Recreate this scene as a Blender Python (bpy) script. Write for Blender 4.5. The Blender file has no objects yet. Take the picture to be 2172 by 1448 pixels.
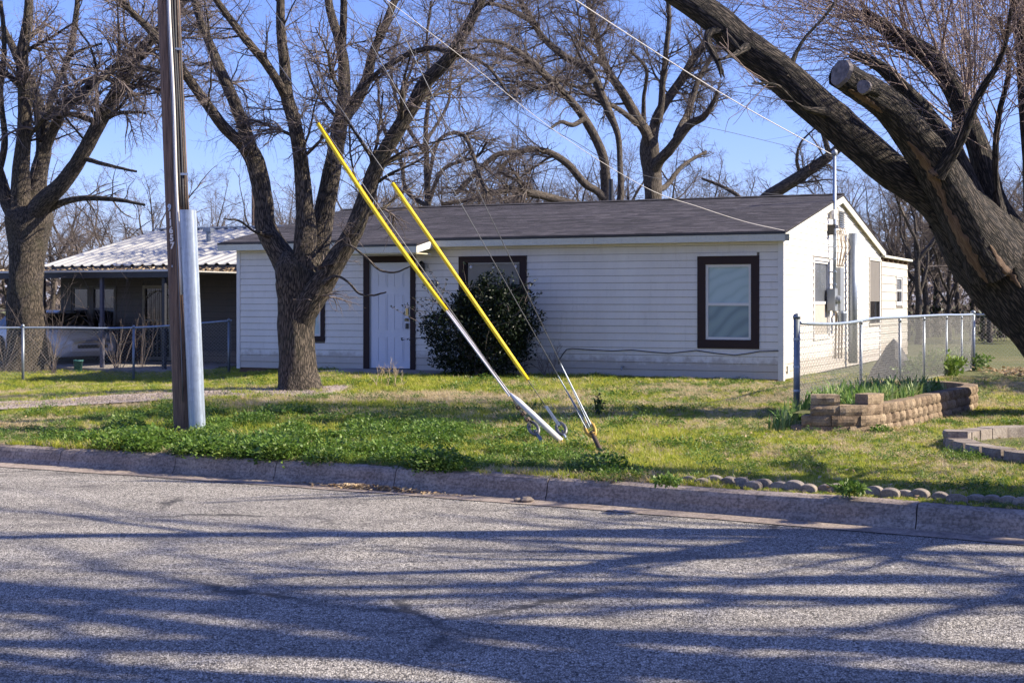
import bpy, math, random
import numpy as np
from mathutils import Vector, Matrix
PI = math.pi
rad = math.radians
rng = np.random.default_rng(7)
random.seed(7)
scene = bpy.context.scene
COL = scene.collection

# ------------------------------------------------------------------ camera, light, exposure
F = 3017.0            # focal length in photo pixels (50 mm on full frame)
H = 1.375             # camera height above the house lawn
cam_d = bpy.data.cameras.new("camera")
cam_d.lens = 50.0; cam_d.sensor_width = 36.0
cam_d.shift_y = -84.0 / 2172.0
cam_d.clip_start = 0.1; cam_d.clip_end = 2500
cam_d.dof.use_dof = True; cam_d.dof.focus_distance = 15.5; cam_d.dof.aperture_fstop = 8.0
cam = bpy.data.objects.new("camera", cam_d); COL.objects.link(cam)
cam.location = (0, 0, H); cam.rotation_euler = (rad(90), 0, 0)
scene.camera = cam

SUN_AZ, SUN_EL = -6.0, 34.0      # azimuth from +X towards +Y
sdir = Vector((math.cos(rad(SUN_AZ)) * math.cos(rad(SUN_EL)), math.sin(rad(SUN_AZ)) * math.cos(rad(SUN_EL)), math.sin(rad(SUN_EL))))
world = bpy.data.worlds.new("World"); scene.world = world; world.use_nodes = True
wn = world.node_tree; wn.nodes.clear()
sky = wn.nodes.new("ShaderNodeTexSky"); sky.sky_type = 'NISHITA'; sky.sun_disc = False
sky.sun_elevation = rad(SUN_EL); sky.sun_rotation = rad(90 - SUN_AZ)
sky.air_density = 1.0; sky.dust_density = 0.6; sky.ozone_density = 6.0; sky.altitude = 200
tint = wn.nodes.new("ShaderNodeMix"); tint.data_type = 'RGBA'; tint.blend_type = 'MULTIPLY'; tint.inputs[0].default_value = 1.0
tint.inputs[7].default_value = (1.03, 0.94, 1.31, 1)
bg = wn.nodes.new("ShaderNodeBackground"); bg.inputs[1].default_value = 0.085
wo = wn.nodes.new("ShaderNodeOutputWorld")
wn.links.new(sky.outputs[0], tint.inputs[6]); wn.links.new(tint.outputs[2], bg.inputs[0]); wn.links.new(bg.outputs[0], wo.inputs[0])
sl = bpy.data.lights.new("sun", 'SUN'); sl.energy = 5.0; sl.angle = rad(0.53); sl.color = (1.0, 0.90, 0.71)
so = bpy.data.objects.new("sun", sl); COL.objects.link(so)
so.rotation_euler = (-sdir).to_track_quat('-Z', 'Y').to_euler()
scene.view_settings.view_transform = 'Standard'; scene.view_settings.look = 'None'
scene.view_settings.gamma = 1.0; scene.view_settings.exposure = 1.1; scene.view_settings.use_curve_mapping = False

# ------------------------------------------------------------------ helpers: place and ground
def P(px, py, Y):
    return Vector(((px - 1086) / F * Y, Y, H + (640 - py) / F * Y))
def ss(t):
    t = np.clip(t, 0, 1); return t * t * (3 - 2 * t)
def kerb_y(x):
    xc = np.clip(x, -9, 7)
    base = 11.6 - .545 * xc - .0085 * xc * xc
    return base + np.where(x < -9, -(x + 9) * .39, 0) + np.where(x > 7, -(x - 7) * 1.2, 0)
ROAD = -0.225
def zg(x, y):
    d = (y - kerb_y(x)) * .88 - .16
    z = -.05 + .05 * ss(d / 3.0)
    z = z - .30 * ss((-x - 3) / 6.0) * ss((y - 17) / 11.0)
    z = z + .012 * np.sin(x * 1.3 + .7 * y) * ss(d / 1.0) + .01 * np.sin(y * 1.9 - x * .6) * ss(d / 1.0)
    return z
def G(px, py):
    """the ground point seen at a photo pixel"""
    Y = 10.0
    z = 0.0
    for _ in range(30):
        Y = (H - z) * F / max(py - 640, 2)
        z = float(zg(np.float64((px - 1086) / F * Y), np.float64(Y)))
    return Vector(((px - 1086) / F * Y, Y, z))
_lat = np.random.default_rng(3).random((256, 256))
def vnoise(x, y):
    xi = np.floor(x).astype(int); yi = np.floor(y).astype(int)
    fx = x - xi; fy = y - yi; fx = fx * fx * (3 - 2 * fx); fy = fy * fy * (3 - 2 * fy)
    a = _lat[xi % 256, yi % 256]; b = _lat[(xi + 1) % 256, yi % 256]
    c = _lat[xi % 256, (yi + 1) % 256]; d = _lat[(xi + 1) % 256, (yi + 1) % 256]
    return (a * (1 - fx) + b * fx) * (1 - fy) + (c * (1 - fx) + d * fx) * fy
def fbm(x, y, o=4):
    s = 0; a = .5
    for i in range(o):
        s = s + a * vnoise(x * 2 ** i + 17 * i, y * 2 ** i + 31 * i); a *= .5
    return s / (1 - .5 ** o)

# ------------------------------------------------------------------ helpers: objects
def thing(name, label, cat, loc=(0, 0, 0), rotz=0, group=None):
    o = bpy.data.objects.new(name, None); COL.objects.link(o)
    o.location = loc; o.rotation_euler = (0, 0, rotz); o.empty_display_size = .2
    o['label'] = label; o['category'] = cat
    if group: o['group'] = group
    return o
def tag(o, label, cat, group=None):
    o['label'] = label; o['category'] = cat
    if group: o['group'] = group
    return o
def link(name, me, parent=None, kind=None):
    o = bpy.data.objects.new(name, me); COL.objects.link(o)
    if parent is not None: o.parent = parent
    if kind: o['kind'] = kind
    return o
def copy_tree(o, parent=None, label=None, loc=None, rotz=None, scale=None):
    c = o.copy(); COL.objects.link(c); c.parent = parent
    if label: c['label'] = label
    if loc is not None: c.location = loc
    if rotz is not None: c.rotation_euler = (0, 0, rotz)
    if scale is not None: c.scale = (scale,) * 3
    for ch in list(o.children): copy_tree(ch, c)
    return c
class MB:
    def __init__(s): s.v = []; s.f = []; s.m = []; s.cur = 0
    def add(s, vs, fs, M=None):
        b = len(s.v)
        if M is not None: vs = [M @ Vector(p) for p in vs]
        s.v += [tuple(p) for p in vs]; s.f += [tuple(i + b for i in f) for f in fs]; s.m += [s.cur] * len(fs)
        return s
    def box(s, x0, x1, y0, y1, z0, z1, M=None):
        vs = [(x0, y0, z0), (x1, y0, z0), (x1, y1, z0), (x0, y1, z0), (x0, y0, z1), (x1, y0, z1), (x1, y1, z1), (x0, y1, z1)]
        return s.add(vs, [(0, 3, 2, 1), (4, 5, 6, 7), (0, 1, 5, 4), (1, 2, 6, 5), (2, 3, 7, 6), (3, 0, 4, 7)], M)
    def prism(s, poly, d, M=None):
        """poly: list of 3-D points, extruded by the vector d"""
        n = len(poly); d = Vector(d)
        vs = [Vector(p) for p in poly] + [Vector(p) + d for p in poly]
        fs = [tuple(range(n))[::-1], tuple(range(n, 2 * n))] + [(i, (i + 1) % n, n + (i + 1) % n, n + i) for i in range(n)]
        return s.add(vs, fs, M)
    def tube(s, pts, r, k=8, M=None, cap=True):
        pts = [Vector(p) for p in pts]; n = len(pts)
        if not hasattr(r, '__len__'): r = [r] * n
        vs = []; fs = []
        ref = None
        for i, p in enumerate(pts):
            t = (pts[min(i + 1, n - 1)] - pts[max(i - 1, 0)]).normalized()
            if ref is None:
                ref = Vector((0, 0, 1)) if abs(t.z) < .9 else Vector((1, 0, 0))
            u = t.cross(ref).normalized(); w = t.cross(u)
            ref = u.cross(t) if True else ref
            for j in range(k):
                a = 2 * PI * j / k
                vs.append(p + (u * math.cos(a) + w * math.sin(a)) * r[i])
        for i in range(n - 1):
            for j in range(k):
                fs.append((i * k + j, i * k + (j + 1) % k, (i + 1) * k + (j + 1) % k, (i + 1) * k + j))
        if cap: fs += [tuple(range(k))[::-1], tuple(range((n - 1) * k, n * k))]
        return s.add(vs, fs, M)
    def lathe(s, prof, k=16, M=None):
        vs = []; fs = []; n = len(prof)
        for (r, z) in prof:
            for j in range(k):
                a = 2 * PI * j / k; vs.append((r * math.cos(a), r * math.sin(a), z))
        for i in range(n - 1):
            for j in range(k):
                fs.append((i * k + j, i * k + (j + 1) % k, (i + 1) * k + (j + 1) % k, (i + 1) * k + j))
        fs += [tuple(range(k))[::-1], tuple(range((n - 1) * k, n * k))]
        return s.add(vs, fs, M)
    def mesh(s, name, mats, smooth=False, bevel=0):
        me = bpy.data.meshes.new(name); me.from_pydata(s.v, [], s.f)
        for m in (mats if isinstance(mats, (list, tuple)) else [mats]): me.materials.append(m)
        me.polygons.foreach_set('material_index', s.m)
        if smooth: me.polygons.foreach_set('use_smooth', [True] * len(s.f))
        me.update()
        if bevel:
            import bmesh
            bm = bmesh.new(); bm.from_mesh(me)
            bmesh.ops.remove_doubles(bm, verts=bm.verts, dist=1e-5)
            bmesh.ops.bevel(bm, geom=bm.edges[:], offset=bevel, segments=1, affect='EDGES')
            bm.to_mesh(me); bm.free()
        return me
    def build(s, name, mats, parent=None, smooth=False, kind=None, bevel=0):
        return link(name, s.mesh(name, mats, smooth, bevel), parent, kind)

def np_mesh(name, V, Q, mat, smooth=True, attrs=None):
    """V (n,3) array, Q (m,k) faces all of k corners"""
    me = bpy.data.meshes.new(name)
    V = np.ascontiguousarray(V, dtype=np.float32); Q = np.ascontiguousarray(Q, dtype=np.int32); k = Q.shape[1]
    me.vertices.add(len(V)); me.vertices.foreach_set('co', V.ravel())
    me.loops.add(Q.size); me.loops.foreach_set('vertex_index', Q.ravel())
    me.polygons.add(len(Q)); me.polygons.foreach_set('loop_start', np.arange(0, Q.size, k, dtype=np.int32))
    me.update(calc_edges=True)
    me.polygons.foreach_set('use_smooth', np.full(len(Q), bool(smooth)))
    if attrs:
        for an, (ty, dat) in attrs.items():
            a = me.attributes.new(an, ty, 'POINT')
            a.data.foreach_set('vector' if ty == 'FLOAT_VECTOR' else 'value', np.ascontiguousarray(dat, dtype=np.int32 if ty == 'INT' else np.float32).ravel())
    me.materials.append(mat)
    return me

# ------------------------------------------------------------------ materials
def mat(name):
    m = bpy.data.materials.new(name); m.use_nodes = True
    nt = m.node_tree; b = nt.nodes['Principled BSDF']
    return m, nt, b
def N(nt, t, **kw):
    n = nt.nodes.new(t)
    for k, v in kw.items():
        if k.startswith('i_'):
            key = k[2:]
            n.inputs[int(key) if key.isdigit() else key].default_value = v
        else: setattr(n, k, v)
    return n
def ramp(nt, stops, src=None, interp='LINEAR'):
    r = N(nt, 'ShaderNodeValToRGB'); r.color_ramp.interpolation = interp
    e = r.color_ramp.elements
    while len(e) > 1: e.remove(e[0])
    e[0].position = stops[0][0]; e[0].color = (*stops[0][1], 1)
    for p, c in stops[1:]:
        x = e.new(p); x.color = (*c, 1)
    if src is not None: nt.links.new(src, r.inputs[0])
    return r
def g3(v): return (v, v, v)
def noise(nt, scale, vec=None, detail=4, rough=.6, dist=0):
    n = N(nt, 'ShaderNodeTexNoise'); n.inputs['Scale'].default_value = scale; n.inputs['Detail'].default_value = detail
    n.inputs['Roughness'].default_value = rough; n.inputs['Distortion'].default_value = dist
    if vec is not None: nt.links.new(vec, n.inputs['Vector'])
    return n
def mapping(nt, src, scale=(1, 1, 1), rot=(0, 0, 0)):
    m = N(nt, 'ShaderNodeMapping'); m.inputs['Scale'].default_value = scale; m.inputs['Rotation'].default_value = rot
    nt.links.new(src, m.inputs['Vector']); return m.outputs[0]
def mixc(nt, fac, a, b, mode='MIX'):
    m = N(nt, 'ShaderNodeMix', data_type='RGBA', blend_type=mode)
    for idx, val in ((0, fac), (6, a), (7, b)):
        if isinstance(val, (int, float)): m.inputs[idx].default_value = val
        elif isinstance(val, tuple): m.inputs[idx].default_value = (*val, 1) if len(val) == 3 else val
        else: nt.links.new(val, m.inputs[idx])
    return m.outputs[2]
def bump(nt, b, h, strength=.5, dist=.01, prev=None):
    n = N(nt, 'ShaderNodeBump'); n.inputs['Strength'].default_value = strength; n.inputs['Distance'].default_value = dist
    nt.links.new(h, n.inputs['Height'])
    if prev is not None: nt.links.new(prev, n.inputs['Normal'])
    nt.links.new(n.outputs[0], b.inputs['Normal']); return n.outputs[0]
def pos(nt): return N(nt, 'ShaderNodeNewGeometry').outputs['Position']
def objc(nt): return N(nt, 'ShaderNodeTexCoord').outputs['Object']

def painted(name, col, rough=.5, var=.08, grime=(.25, .2, .14), gam=.15, metal=0, bumps=.15, scale=3):
    m, nt, b = mat(name)
    c = objc(nt)
    n1 = noise(nt, scale, c, 6, .65); n2 = noise(nt, scale * 12, c, 4, .6)
    r = ramp(nt, [(.3, tuple(x * (1 - var) for x in col)), (.7, tuple(min(1, x * (1 + var)) for x in col))], n1.outputs[0])
    g = ramp(nt, [(.52, g3(0)), (.75, g3(gam))], n2.outputs[0])
    out = mixc(nt, g.outputs[0], r.outputs[0], grime)
    nt.links.new(out, b.inputs['Base Color'])
    b.inputs['Roughness'].default_value = rough; b.inputs['Metallic'].default_value = metal
    if bumps: bump(nt, b, n2.outputs[0], bumps, .004)
    return m

M = {}
# vinyl siding: chalky, streaked
def mk_siding(name, a, b2, streak):
    m, nt, b = mat(name); c = objc(nt)
    v = mapping(nt, c, (1.2, 1.2, .5)); n1 = noise(nt, 1.6, v, 6, .7)
    st = noise(nt, 6, mapping(nt, c, (3, 3, .25)), 5, .7)
    fine = noise(nt, 60, c, 3, .6)
    r = ramp(nt, [(.25, a), (.75, b2)], n1.outputs[0])
    s = ramp(nt, [(.55, g3(0)), (.8, g3(.35))], st.outputs[0])
    o = mixc(nt, s.outputs[0], r.outputs[0], streak)
    f = ramp(nt, [(.3, g3(.92)), (.7, g3(1.0))], fine.outputs[0])
    o = mixc(nt, 1.0, o, f.outputs[0], 'MULTIPLY')
    sp_ = N(nt, 'ShaderNodeSeparateXYZ'); nt.links.new(c, sp_.inputs[0]); sn = noise(nt, 5, c, 5, .7)
    ad = N(nt, 'ShaderNodeMath', operation='MULTIPLY_ADD'); nt.links.new(sn.outputs[0], ad.inputs[0]); ad.inputs[1].default_value = -.55; nt.links.new(sp_.outputs['Z'], ad.inputs[2])
    gr_ = ramp(nt, [(0, g3(.5)), (.12, g3(0))], ad.outputs[0]); o = mixc(nt, gr_.outputs[0], o, (.26, .19, .13))
    nt.links.new(o, b.inputs['Base Color']); b.inputs['Roughness'].default_value = .48
    grain = noise(nt, 30, mapping(nt, c, (1, 1, 14)), 3, .6)
    bump(nt, b, grain.outputs[0], .18, .003)
    return m
M['siding'] = mk_siding('vinyl_siding', (.68, .64, .585), (.79, .75, .69), (.42, .38, .31))
M['lap_shade'] = painted('lap_shade_backing', (.16, .14, .12), .8)  # dark core colour that stands in for the shadow line under each lap
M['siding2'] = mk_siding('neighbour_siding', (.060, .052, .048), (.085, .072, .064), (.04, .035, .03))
M['shed_siding'] = mk_siding('weathered_siding', (.50, .46, .39), (.60, .55, .47), (.33, .26, .19))
M['white'] = painted('white_paint', (.66, .64, .61), .45)
M['doorwhite'] = painted('door_white', (.62, .64, .72), .4, var=.03, gam=.08)
M['fascia'] = painted('fascia_paint', (.60, .59, .50), .5, gam=.3)
M['soffit'] = painted('soffit_paint', (.62, .56, .40), .6)
M['brown'] = painted('brown_trim', (.026, .012, .011), .8, gam=.2, grime=(.02, .012, .01))
M['darktrim'] = painted('dark_trim', (.018, .02, .03), .5)
M['black'] = painted('black_metal', (.015, .015, .016), .4)
M['concrete'] = painted('concrete_step', (.28, .25, .23), .9, var=.2, gam=.5, bumps=.6)
M['brickbase'] = painted('foundation_brick', (.13, .075, .055), .9, var=.3, gam=.5, bumps=.6)
M['greymetal'] = painted('grey_metal', (.30, .32, .34), .45, metal=.5)
M['tan'] = painted('tan_cable', (.30, .24, .18), .7)
M['brass'] = painted('brass', (.45, .33, .14), .35, metal=.9)
M['yellow'] = painted('yellow_plastic', (.84, .58, .012), .45, var=.16, grime=(.30, .19, .03), gam=.6, scale=5)
M['pvc'] = painted('white_pvc', (.66, .64, .68), .4, gam=.2)
M['teal'] = painted('teal_bucket', (.04, .16, .16), .5)
M['paper'] = painted('white_paper', (.75, .75, .78), .7)
M['rubber'] = painted('rubber', (.015, .015, .015), .8)
M['carwhite'] = painted('car_paint', (.50, .52, .60), .22, var=.02, gam=.03)
M['tarp'] = painted('dark_tarp', (.035, .03, .04), .6, var=.3)
M['gold'] = painted('rust_gold', (.42, .26, .05), .6, var=.25, metal=.2, gam=.5, grime=(.15, .07, .02))
M['wire'] = painted('wire_grey', (.16, .16, .17), .5, metal=.6)
M['wirelight'] = painted('wire_aluminium', (.62, .58, .55), .45, metal=.3)
M['wiredark'] = painted('wire_dark', (.03, .03, .035), .6)
M['fencewire'] = painted('fence_wire', (.30, .30, .30), .5, metal=.3)
M['rust'] = painted('rusty_rod', (.07, .045, .035), .8, var=.4, gam=.5)

def mk_galv(name, base=(.40, .46, .55)):
    m, nt, b = mat(name); c = objc(nt)
    v = N(nt, 'ShaderNodeTexVoronoi'); v.inputs['Scale'].default_value = 28
    nt.links.new(mapping(nt, c, (1, 1, .8)), v.inputs['Vector'])
    st = noise(nt, 9, mapping(nt, c, (6, 6, .35)), 6, .7)
    r = ramp(nt, [(.3, tuple(x * .72 for x in base)), (.55, base), (.8, tuple(min(1, x * 1.25) for x in base))], st.outputs[0])
    sp = ramp(nt, [(0, g3(.85)), (1, g3(1.05))], v.outputs['Color'])
    o = mixc(nt, 1.0, r.outputs[0], sp.outputs[0], 'MULTIPLY')
    nt.links.new(o, b.inputs['Base Color']); b.inputs['Metallic'].default_value = .55; b.inputs['Roughness'].default_value = .42
    bump(nt, b, st.outputs[0], .15, .004)
    return m
M['galv'] = mk_galv('galvanised_steel')
M['galvdull'] = mk_galv('dull_galvanised', (.24, .27, .31))

def mk_bark(name, dark, light, ridge=1.0, sc=1.0, moss=None):
    m, nt, b = mat(name)
    at = N(nt, 'ShaderNodeAttribute', attribute_name='bark').outputs['Vector']
    v1 = mapping(nt, at, (16 * sc, 16 * sc, 2.2 * sc))
    vo = N(nt, 'ShaderNodeTexVoronoi', feature='DISTANCE_TO_EDGE'); vo.inputs['Scale'].default_value = 3.0
    warp = noise(nt, 2.5, v1, 4, .7)
    wv = mixc(nt, .35, v1, warp.outputs['Color'], 'ADD')
    nt.links.new(wv, vo.inputs['Vector'])
    n1 = noise(nt, 4.0, v1, 8, .75); n2 = noise(nt, 1.1, at, 4, .6)
    fur = ramp(nt, [(0, g3(0)), (.22, g3(1))], vo.outputs['Distance'])
    hh = mixc(nt, .55, fur.outputs[0], n1.outputs['Color'])
    r = ramp(nt, [(.25, tuple(x * .35 for x in dark)), (.45, dark), (.78, light)], hh)
    o = r.outputs[0]
    if moss:
        mr = ramp(nt, [(.52, g3(0)), (.68, g3(.55))], n2.outputs[0])
        o = mixc(nt, mr.outputs[0], o, moss)
    nt.links.new(o, b.inputs['Base Color']); b.inputs['Roughness'].default_value = .92
    bump(nt, b, hh, .9 * ridge, .03)
    return m
M['bark'] = mk_bark('elm_bark', (.036, .028, .022), (.155, .122, .095), 1.3, 1.0, (.085, .08, .045))
M['barkold'] = mk_bark('old_bark', (.020, .016, .014), (.095, .075, .062), 1.6, .8)
M['barkfar'] = mk_bark('far_bark', (.045, .035, .030), (.13, .105, .085), .6, .8)
m, nt, b = mat('twig_bark'); r = ramp(nt, [(.3, (.06, .045, .042)), (.7, (.24, .19, .175))], noise(nt, 1.3, pos(nt), 3).outputs[0]); nt.links.new(r.outputs[0], b.inputs['Base Color']); b.inputs['Roughness'].default_value = .8; M['twig'] = m
m, nt, b = mat('sprout_bark'); r = ramp(nt, [(.3, (.13, .085, .07)), (.7, (.40, .30, .27))], noise(nt, 1.3, pos(nt), 3).outputs[0]); nt.links.new(r.outputs[0], b.inputs['Base Color']); b.inputs['Roughness'].default_value = .7; M['sprout'] = m
m, nt, b = mat('far_twig_bark'); r = ramp(nt, [(.3, (.06, .046, .045)), (.7, (.17, .135, .12))], noise(nt, .6, pos(nt), 3).outputs[0]); nt.links.new(r.outputs[0], b.inputs['Base Color']); b.inputs['Roughness'].default_value = .9; M['twigfar'] = m
m, nt, b = mat('bare_wood'); n1 = noise(nt, 8, mapping(nt, N(nt, 'ShaderNodeAttribute', attribute_name='bark').outputs['Vector'], (6, 6, .6)), 6, .7)
r = ramp(nt, [(.3, (.045, .028, .02)), (.5, (.13, .075, .045)), (.75, (.26, .18, .12))], n1.outputs[0]); nt.links.new(r.outputs[0], b.inputs['Base Color']); b.inputs['Roughness'].default_value = .8; bump(nt, b, n1.outputs[0], .6, .02); M['wood'] = m
m, nt, b = mat('cut_wood'); n1 = noise(nt, 14, objc(nt), 6, .7); r = ramp(nt, [(.3, (.07, .06, .06)), (.5, (.15, .13, .13)), (.7, (.24, .21, .21))], n1.outputs[0]); nt.links.new(r.outputs[0], b.inputs['Base Color']); b.inputs['Roughness'].default_value = .9; bump(nt, b, n1.outputs[0], .4, .02); M['cutwood'] = m
# utility pole wood
m, nt, b = mat('pole_wood'); c = objc(nt)
n1 = noise(nt, 5, mapping(nt, c, (9, 9, .35)), 8, .7); n2 = noise(nt, 14, mapping(nt, c, (8, 8, .25)), 5, .75)
r = ramp(nt, [(.28, (.045, .028, .022)), (.5, (.16, .10, .072)), (.75, (.31, .20, .13))], n1.outputs[0])
ck = ramp(nt, [(.34, g3(.15)), (.44, g3(1))], n2.outputs[0])
nt.links.new(mixc(nt, 1.0, r.outputs[0], ck.outputs[0], 'MULTIPLY'), b.inputs['Base Color']); b.inputs['Roughness'].default_value = .85
bump(nt, b, ck.outputs[0], .8, .012); M['pole'] = m
# chip-seal road
m, nt, b = mat('chipseal'); c = pos(nt)
vo = N(nt, 'ShaderNodeTexVoronoi'); vo.inputs['Scale'].default_value = 86; nt.links.new(c, vo.inputs['Vector'])
ve = N(nt, 'ShaderNodeTexVoronoi', feature='DISTANCE_TO_EDGE'); ve.inputs['Scale'].default_value = 86; nt.links.new(c, ve.inputs['Vector'])
big = noise(nt, .35, c, 5, .65); mid = noise(nt, 3.5, c, 5, .7); drk = noise(nt, .8, mapping(nt, c, (1, 2.2, 1), (0, 0, .45)), 6, .7)
stone = ramp(nt, [(.10, (.05, .04, .04)), (.28, (.30, .27, .245)), (.55, (.54, .495, .45)), (1, (.84, .78, .71))], vo.outputs['Color'])
tar = ramp(nt, [(.04, g3(.13)), (.17, g3(1))], ve.outputs['Distance'])
o = mixc(nt, 1.0, stone.outputs[0], tar.outputs[0], 'MULTIPLY')
bg1 = ramp(nt, [(.3, g3(.80)), (.7, g3(1.12))], mid.outputs[0]); o = mixc(nt, 1.0, o, bg1.outputs[0], 'MULTIPLY')
dk = ramp(nt, [(.57, g3(0)), (.72, g3(.75))], drk.outputs[0]); o = mixc(nt, dk.outputs[0], o, (.07, .06, .062))
crk = N(nt, 'ShaderNodeTexVoronoi', feature='DISTANCE_TO_EDGE'); crk.inputs['Scale'].default_value = .42
wc = noise(nt, 1.4, c, 6, .7); nt.links.new(mixc(nt, .45, c, wc.outputs['Color'], 'ADD'), crk.inputs['Vector'])
ck_ = ramp(nt, [(.0, g3(.9)), (.007, g3(.75)), (.014, g3(0))], crk.outputs['Distance']); msk = ramp(nt, [(.5, g3(0)), (.6, g3(1))], noise(nt, .5, c, 2).outputs[0])
o = mixc(nt, mixc(nt, 1.0, ck_.outputs[0], msk.outputs[0], 'MULTIPLY'), o, (.05, .045, .045))
lane = noise(nt, .9, mapping(nt, c, (.25, 1.6, 1), (0, 0, .5)), 4, .6); ln_ = ramp(nt, [(.3, g3(.82)), (.7, g3(1.14))], lane.outputs[0]); o = mixc(nt, 1.0, o, ln_.outputs[0], 'MULTIPLY')
nt.links.new(o, b.inputs['Base Color']); b.inputs['Roughness'].default_value = .88
hb = mixc(nt, .5, tar.outputs[0], vo.outputs['Color']); bump(nt, b, hb, 1.0, .012); M['road'] = m
# kerb concrete
m, nt, b = mat('kerb_concrete'); c = pos(nt)
n1 = noise(nt, 2.2, c, 6, .7); n2 = noise(nt, 45, c, 5, .7); n3 = noise(nt, 9, mapping(nt, c, (1, 1, 5)), 5, .7)
r = ramp(nt, [(.3, (.23, .18, .15)), (.5, (.33, .265, .225)), (.72, (.42, .35, .30))], n1.outputs[0])
f = ramp(nt, [(.36, g3(.45)), (.58, g3(1.1))], n2.outputs[0]); o = mixc(nt, 1.0, r.outputs[0], f.outputs[0], 'MULTIPLY')
d = ramp(nt, [(.50, g3(0)), (.66, g3(.7))], n3.outputs[0]); o = mixc(nt, d.outputs[0], o, (.11, .085, .075))
nt.links.new(o, b.inputs['Base Color']); b.inputs['Roughness'].default_value = .92; bump(nt, b, n2.outputs[0], .6, .008); M['kerb'] = m
# stone blocks
def mk_stone(name, a, b2, c3, sc=1.0):
    m, nt, b = mat(name); c = pos(nt)
    n1 = noise(nt, 7 * sc, c, 7, .7); n2 = noise(nt, 60, c, 5, .75)
    oi = N(nt, 'ShaderNodeObjectInfo')
    r = ramp(nt, [(.28, a), (.5, b2), (.75, c3)], n1.outputs[0])
    f = ramp(nt, [(.32, g3(.55)), (.62, g3(1.12))], n2.outputs[0]); o = mixc(nt, 1.0, r.outputs[0], f.outputs[0], 'MULTIPLY')
    rr = ramp(nt, [(0, (.78, .72, .68)), (1, (1.12, 1.1, 1.05))], oi.outputs['Random']); o = mixc(nt, 1.0, o, rr.outputs[0], 'MULTIPLY')
    nt.links.new(o, b.inputs['Base Color']); b.inputs['Roughness'].default_value = .95
    hm = mixc(nt, .5, n1.outputs['Color'], n2.outputs['Color']); bump(nt, b, hm, .9, .02); return m
M['stone'] = mk_stone('retaining_block', (.11, .08, .055), (.27, .20, .135), (.42, .34, .25))
M['stone2'] = mk_stone('grey_block', (.17, .14, .125), (.30, .26, .23), (.38, .34, .30))
# ground and drive
m, nt, b = mat('lawn_soil'); c = pos(nt)
n1 = noise(nt, .5, c, 6, .7); n2 = noise(nt, 9, c, 6, .75); n3 = noise(nt, 70, c, 4, .7)
r = ramp(nt, [(.32, (.07, .095, .02)), (.5, (.13, .14, .04)), (.62, (.24, .20, .09)), (.8, (.34, .26, .15))], mixc(nt, .45, n1.outputs['Color'], n2.outputs['Color']))
f = ramp(nt, [(.3, g3(.35)), (.65, g3(1.15))], n3.outputs[0]); nt.links.new(mixc(nt, 1.0, r.outputs[0], f.outputs[0], 'MULTIPLY'), b.inputs['Base Color'])
b.inputs['Roughness'].default_value = .95; bump(nt, b, n3.outputs[0], .8, .03); M['soil'] = m
m, nt, b = mat('gravel_drive'); c = pos(nt)
vo = N(nt, 'ShaderNodeTexVoronoi'); vo.inputs['Scale'].default_value = 40; nt.links.new(c, vo.inputs['Vector'])
n1 = noise(nt, 1.5, c, 5, .7)
r = ramp(nt, [(.1, (.18, .13, .11)), (.5, (.40, .32, .28)), (1, (.58, .50, .45))], vo.outputs['Color']); f = ramp(nt, [(.3, g3(.7)), (.7, g3(1.1))], n1.outputs[0])
nt.links.new(mixc(nt, 1.0, r.outputs[0], f.outputs[0], 'MULTIPLY'), b.inputs['Base Color']); b.inputs['Roughness'].default_value = .95; bump(nt, b, vo.outputs['Distance'], .8, .02); M['gravel'] = m
# leaf / blade
def mk_leaf(name, stops, rough=.55, trans=.25, world=.8, spec=.4):
    m, nt, b = mat(name); oi = N(nt, 'ShaderNodeObjectInfo')
    n1 = noise(nt, world, pos(nt), 4, .6); ri = N(nt, 'ShaderNodeNewGeometry').outputs['Random Per Island']
    a = N(nt, 'ShaderNodeMath', operation='ADD'); nt.links.new(oi.outputs['Random'], a.inputs[0]); nt.links.new(n1.outputs[0], a.inputs[1])
    a2 = N(nt, 'ShaderNodeMath', operation='ADD'); nt.links.new(a.outputs[0], a2.inputs[0]); nt.links.new(ri, a2.inputs[1])
    d = N(nt, 'ShaderNodeMath', operation='DIVIDE'); nt.links.new(a2.outputs[0], d.inputs[0]); d.inputs[1].default_value = 3
    r = ramp(nt, stops, d.outputs[0]); nt.links.new(r.outputs[0], b.inputs['Base Color']); b.inputs['Roughness'].default_value = rough
    b.inputs['Specular IOR Level'].default_value = spec
    tr = N(nt, 'ShaderNodeBsdfTranslucent'); nt.links.new(r.outputs[0], tr.inputs[0])
    ms = N(nt, 'ShaderNodeMixShader'); ms.inputs[0].default_value = trans
    nt.links.new(b.outputs[0], ms.inputs[1]); nt.links.new(tr.outputs[0], ms.inputs[2])
    nt.links.new(ms.outputs[0], nt.nodes['Material Output'].inputs[0]); return m
M['grass'] = mk_leaf('grass_blade', [(.2, (.14, .22, .016)), (.40, (.30, .37, .03)), (.70, (.52, .49, .09))], .5, .48)
M['straw'] = mk_leaf('straw_blade', [(.2, (.42, .31, .15)), (.5, (.58, .46, .27)), (.8, (.70, .60, .41))], .7, .4)
M['weed'] = mk_leaf('weed_leaf', [(.25, (.05, .11, .014)), (.5, (.11, .20, .026)), (.75, (.22, .29, .06))], .5, .35)
M['deadleaf'] = mk_leaf('dead_leaf', [(.2, (.20, .11, .05)), (.5, (.42, .30, .17)), (.8, (.62, .52, .38))], .7, .2)
M['shrub'] = mk_leaf('shrub_leaf', [(.2, (.006, .012, .005)), (.5, (.011, .021, .007)), (.8, (.028, .042, .016))], .42, .05, spec=.25)
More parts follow.
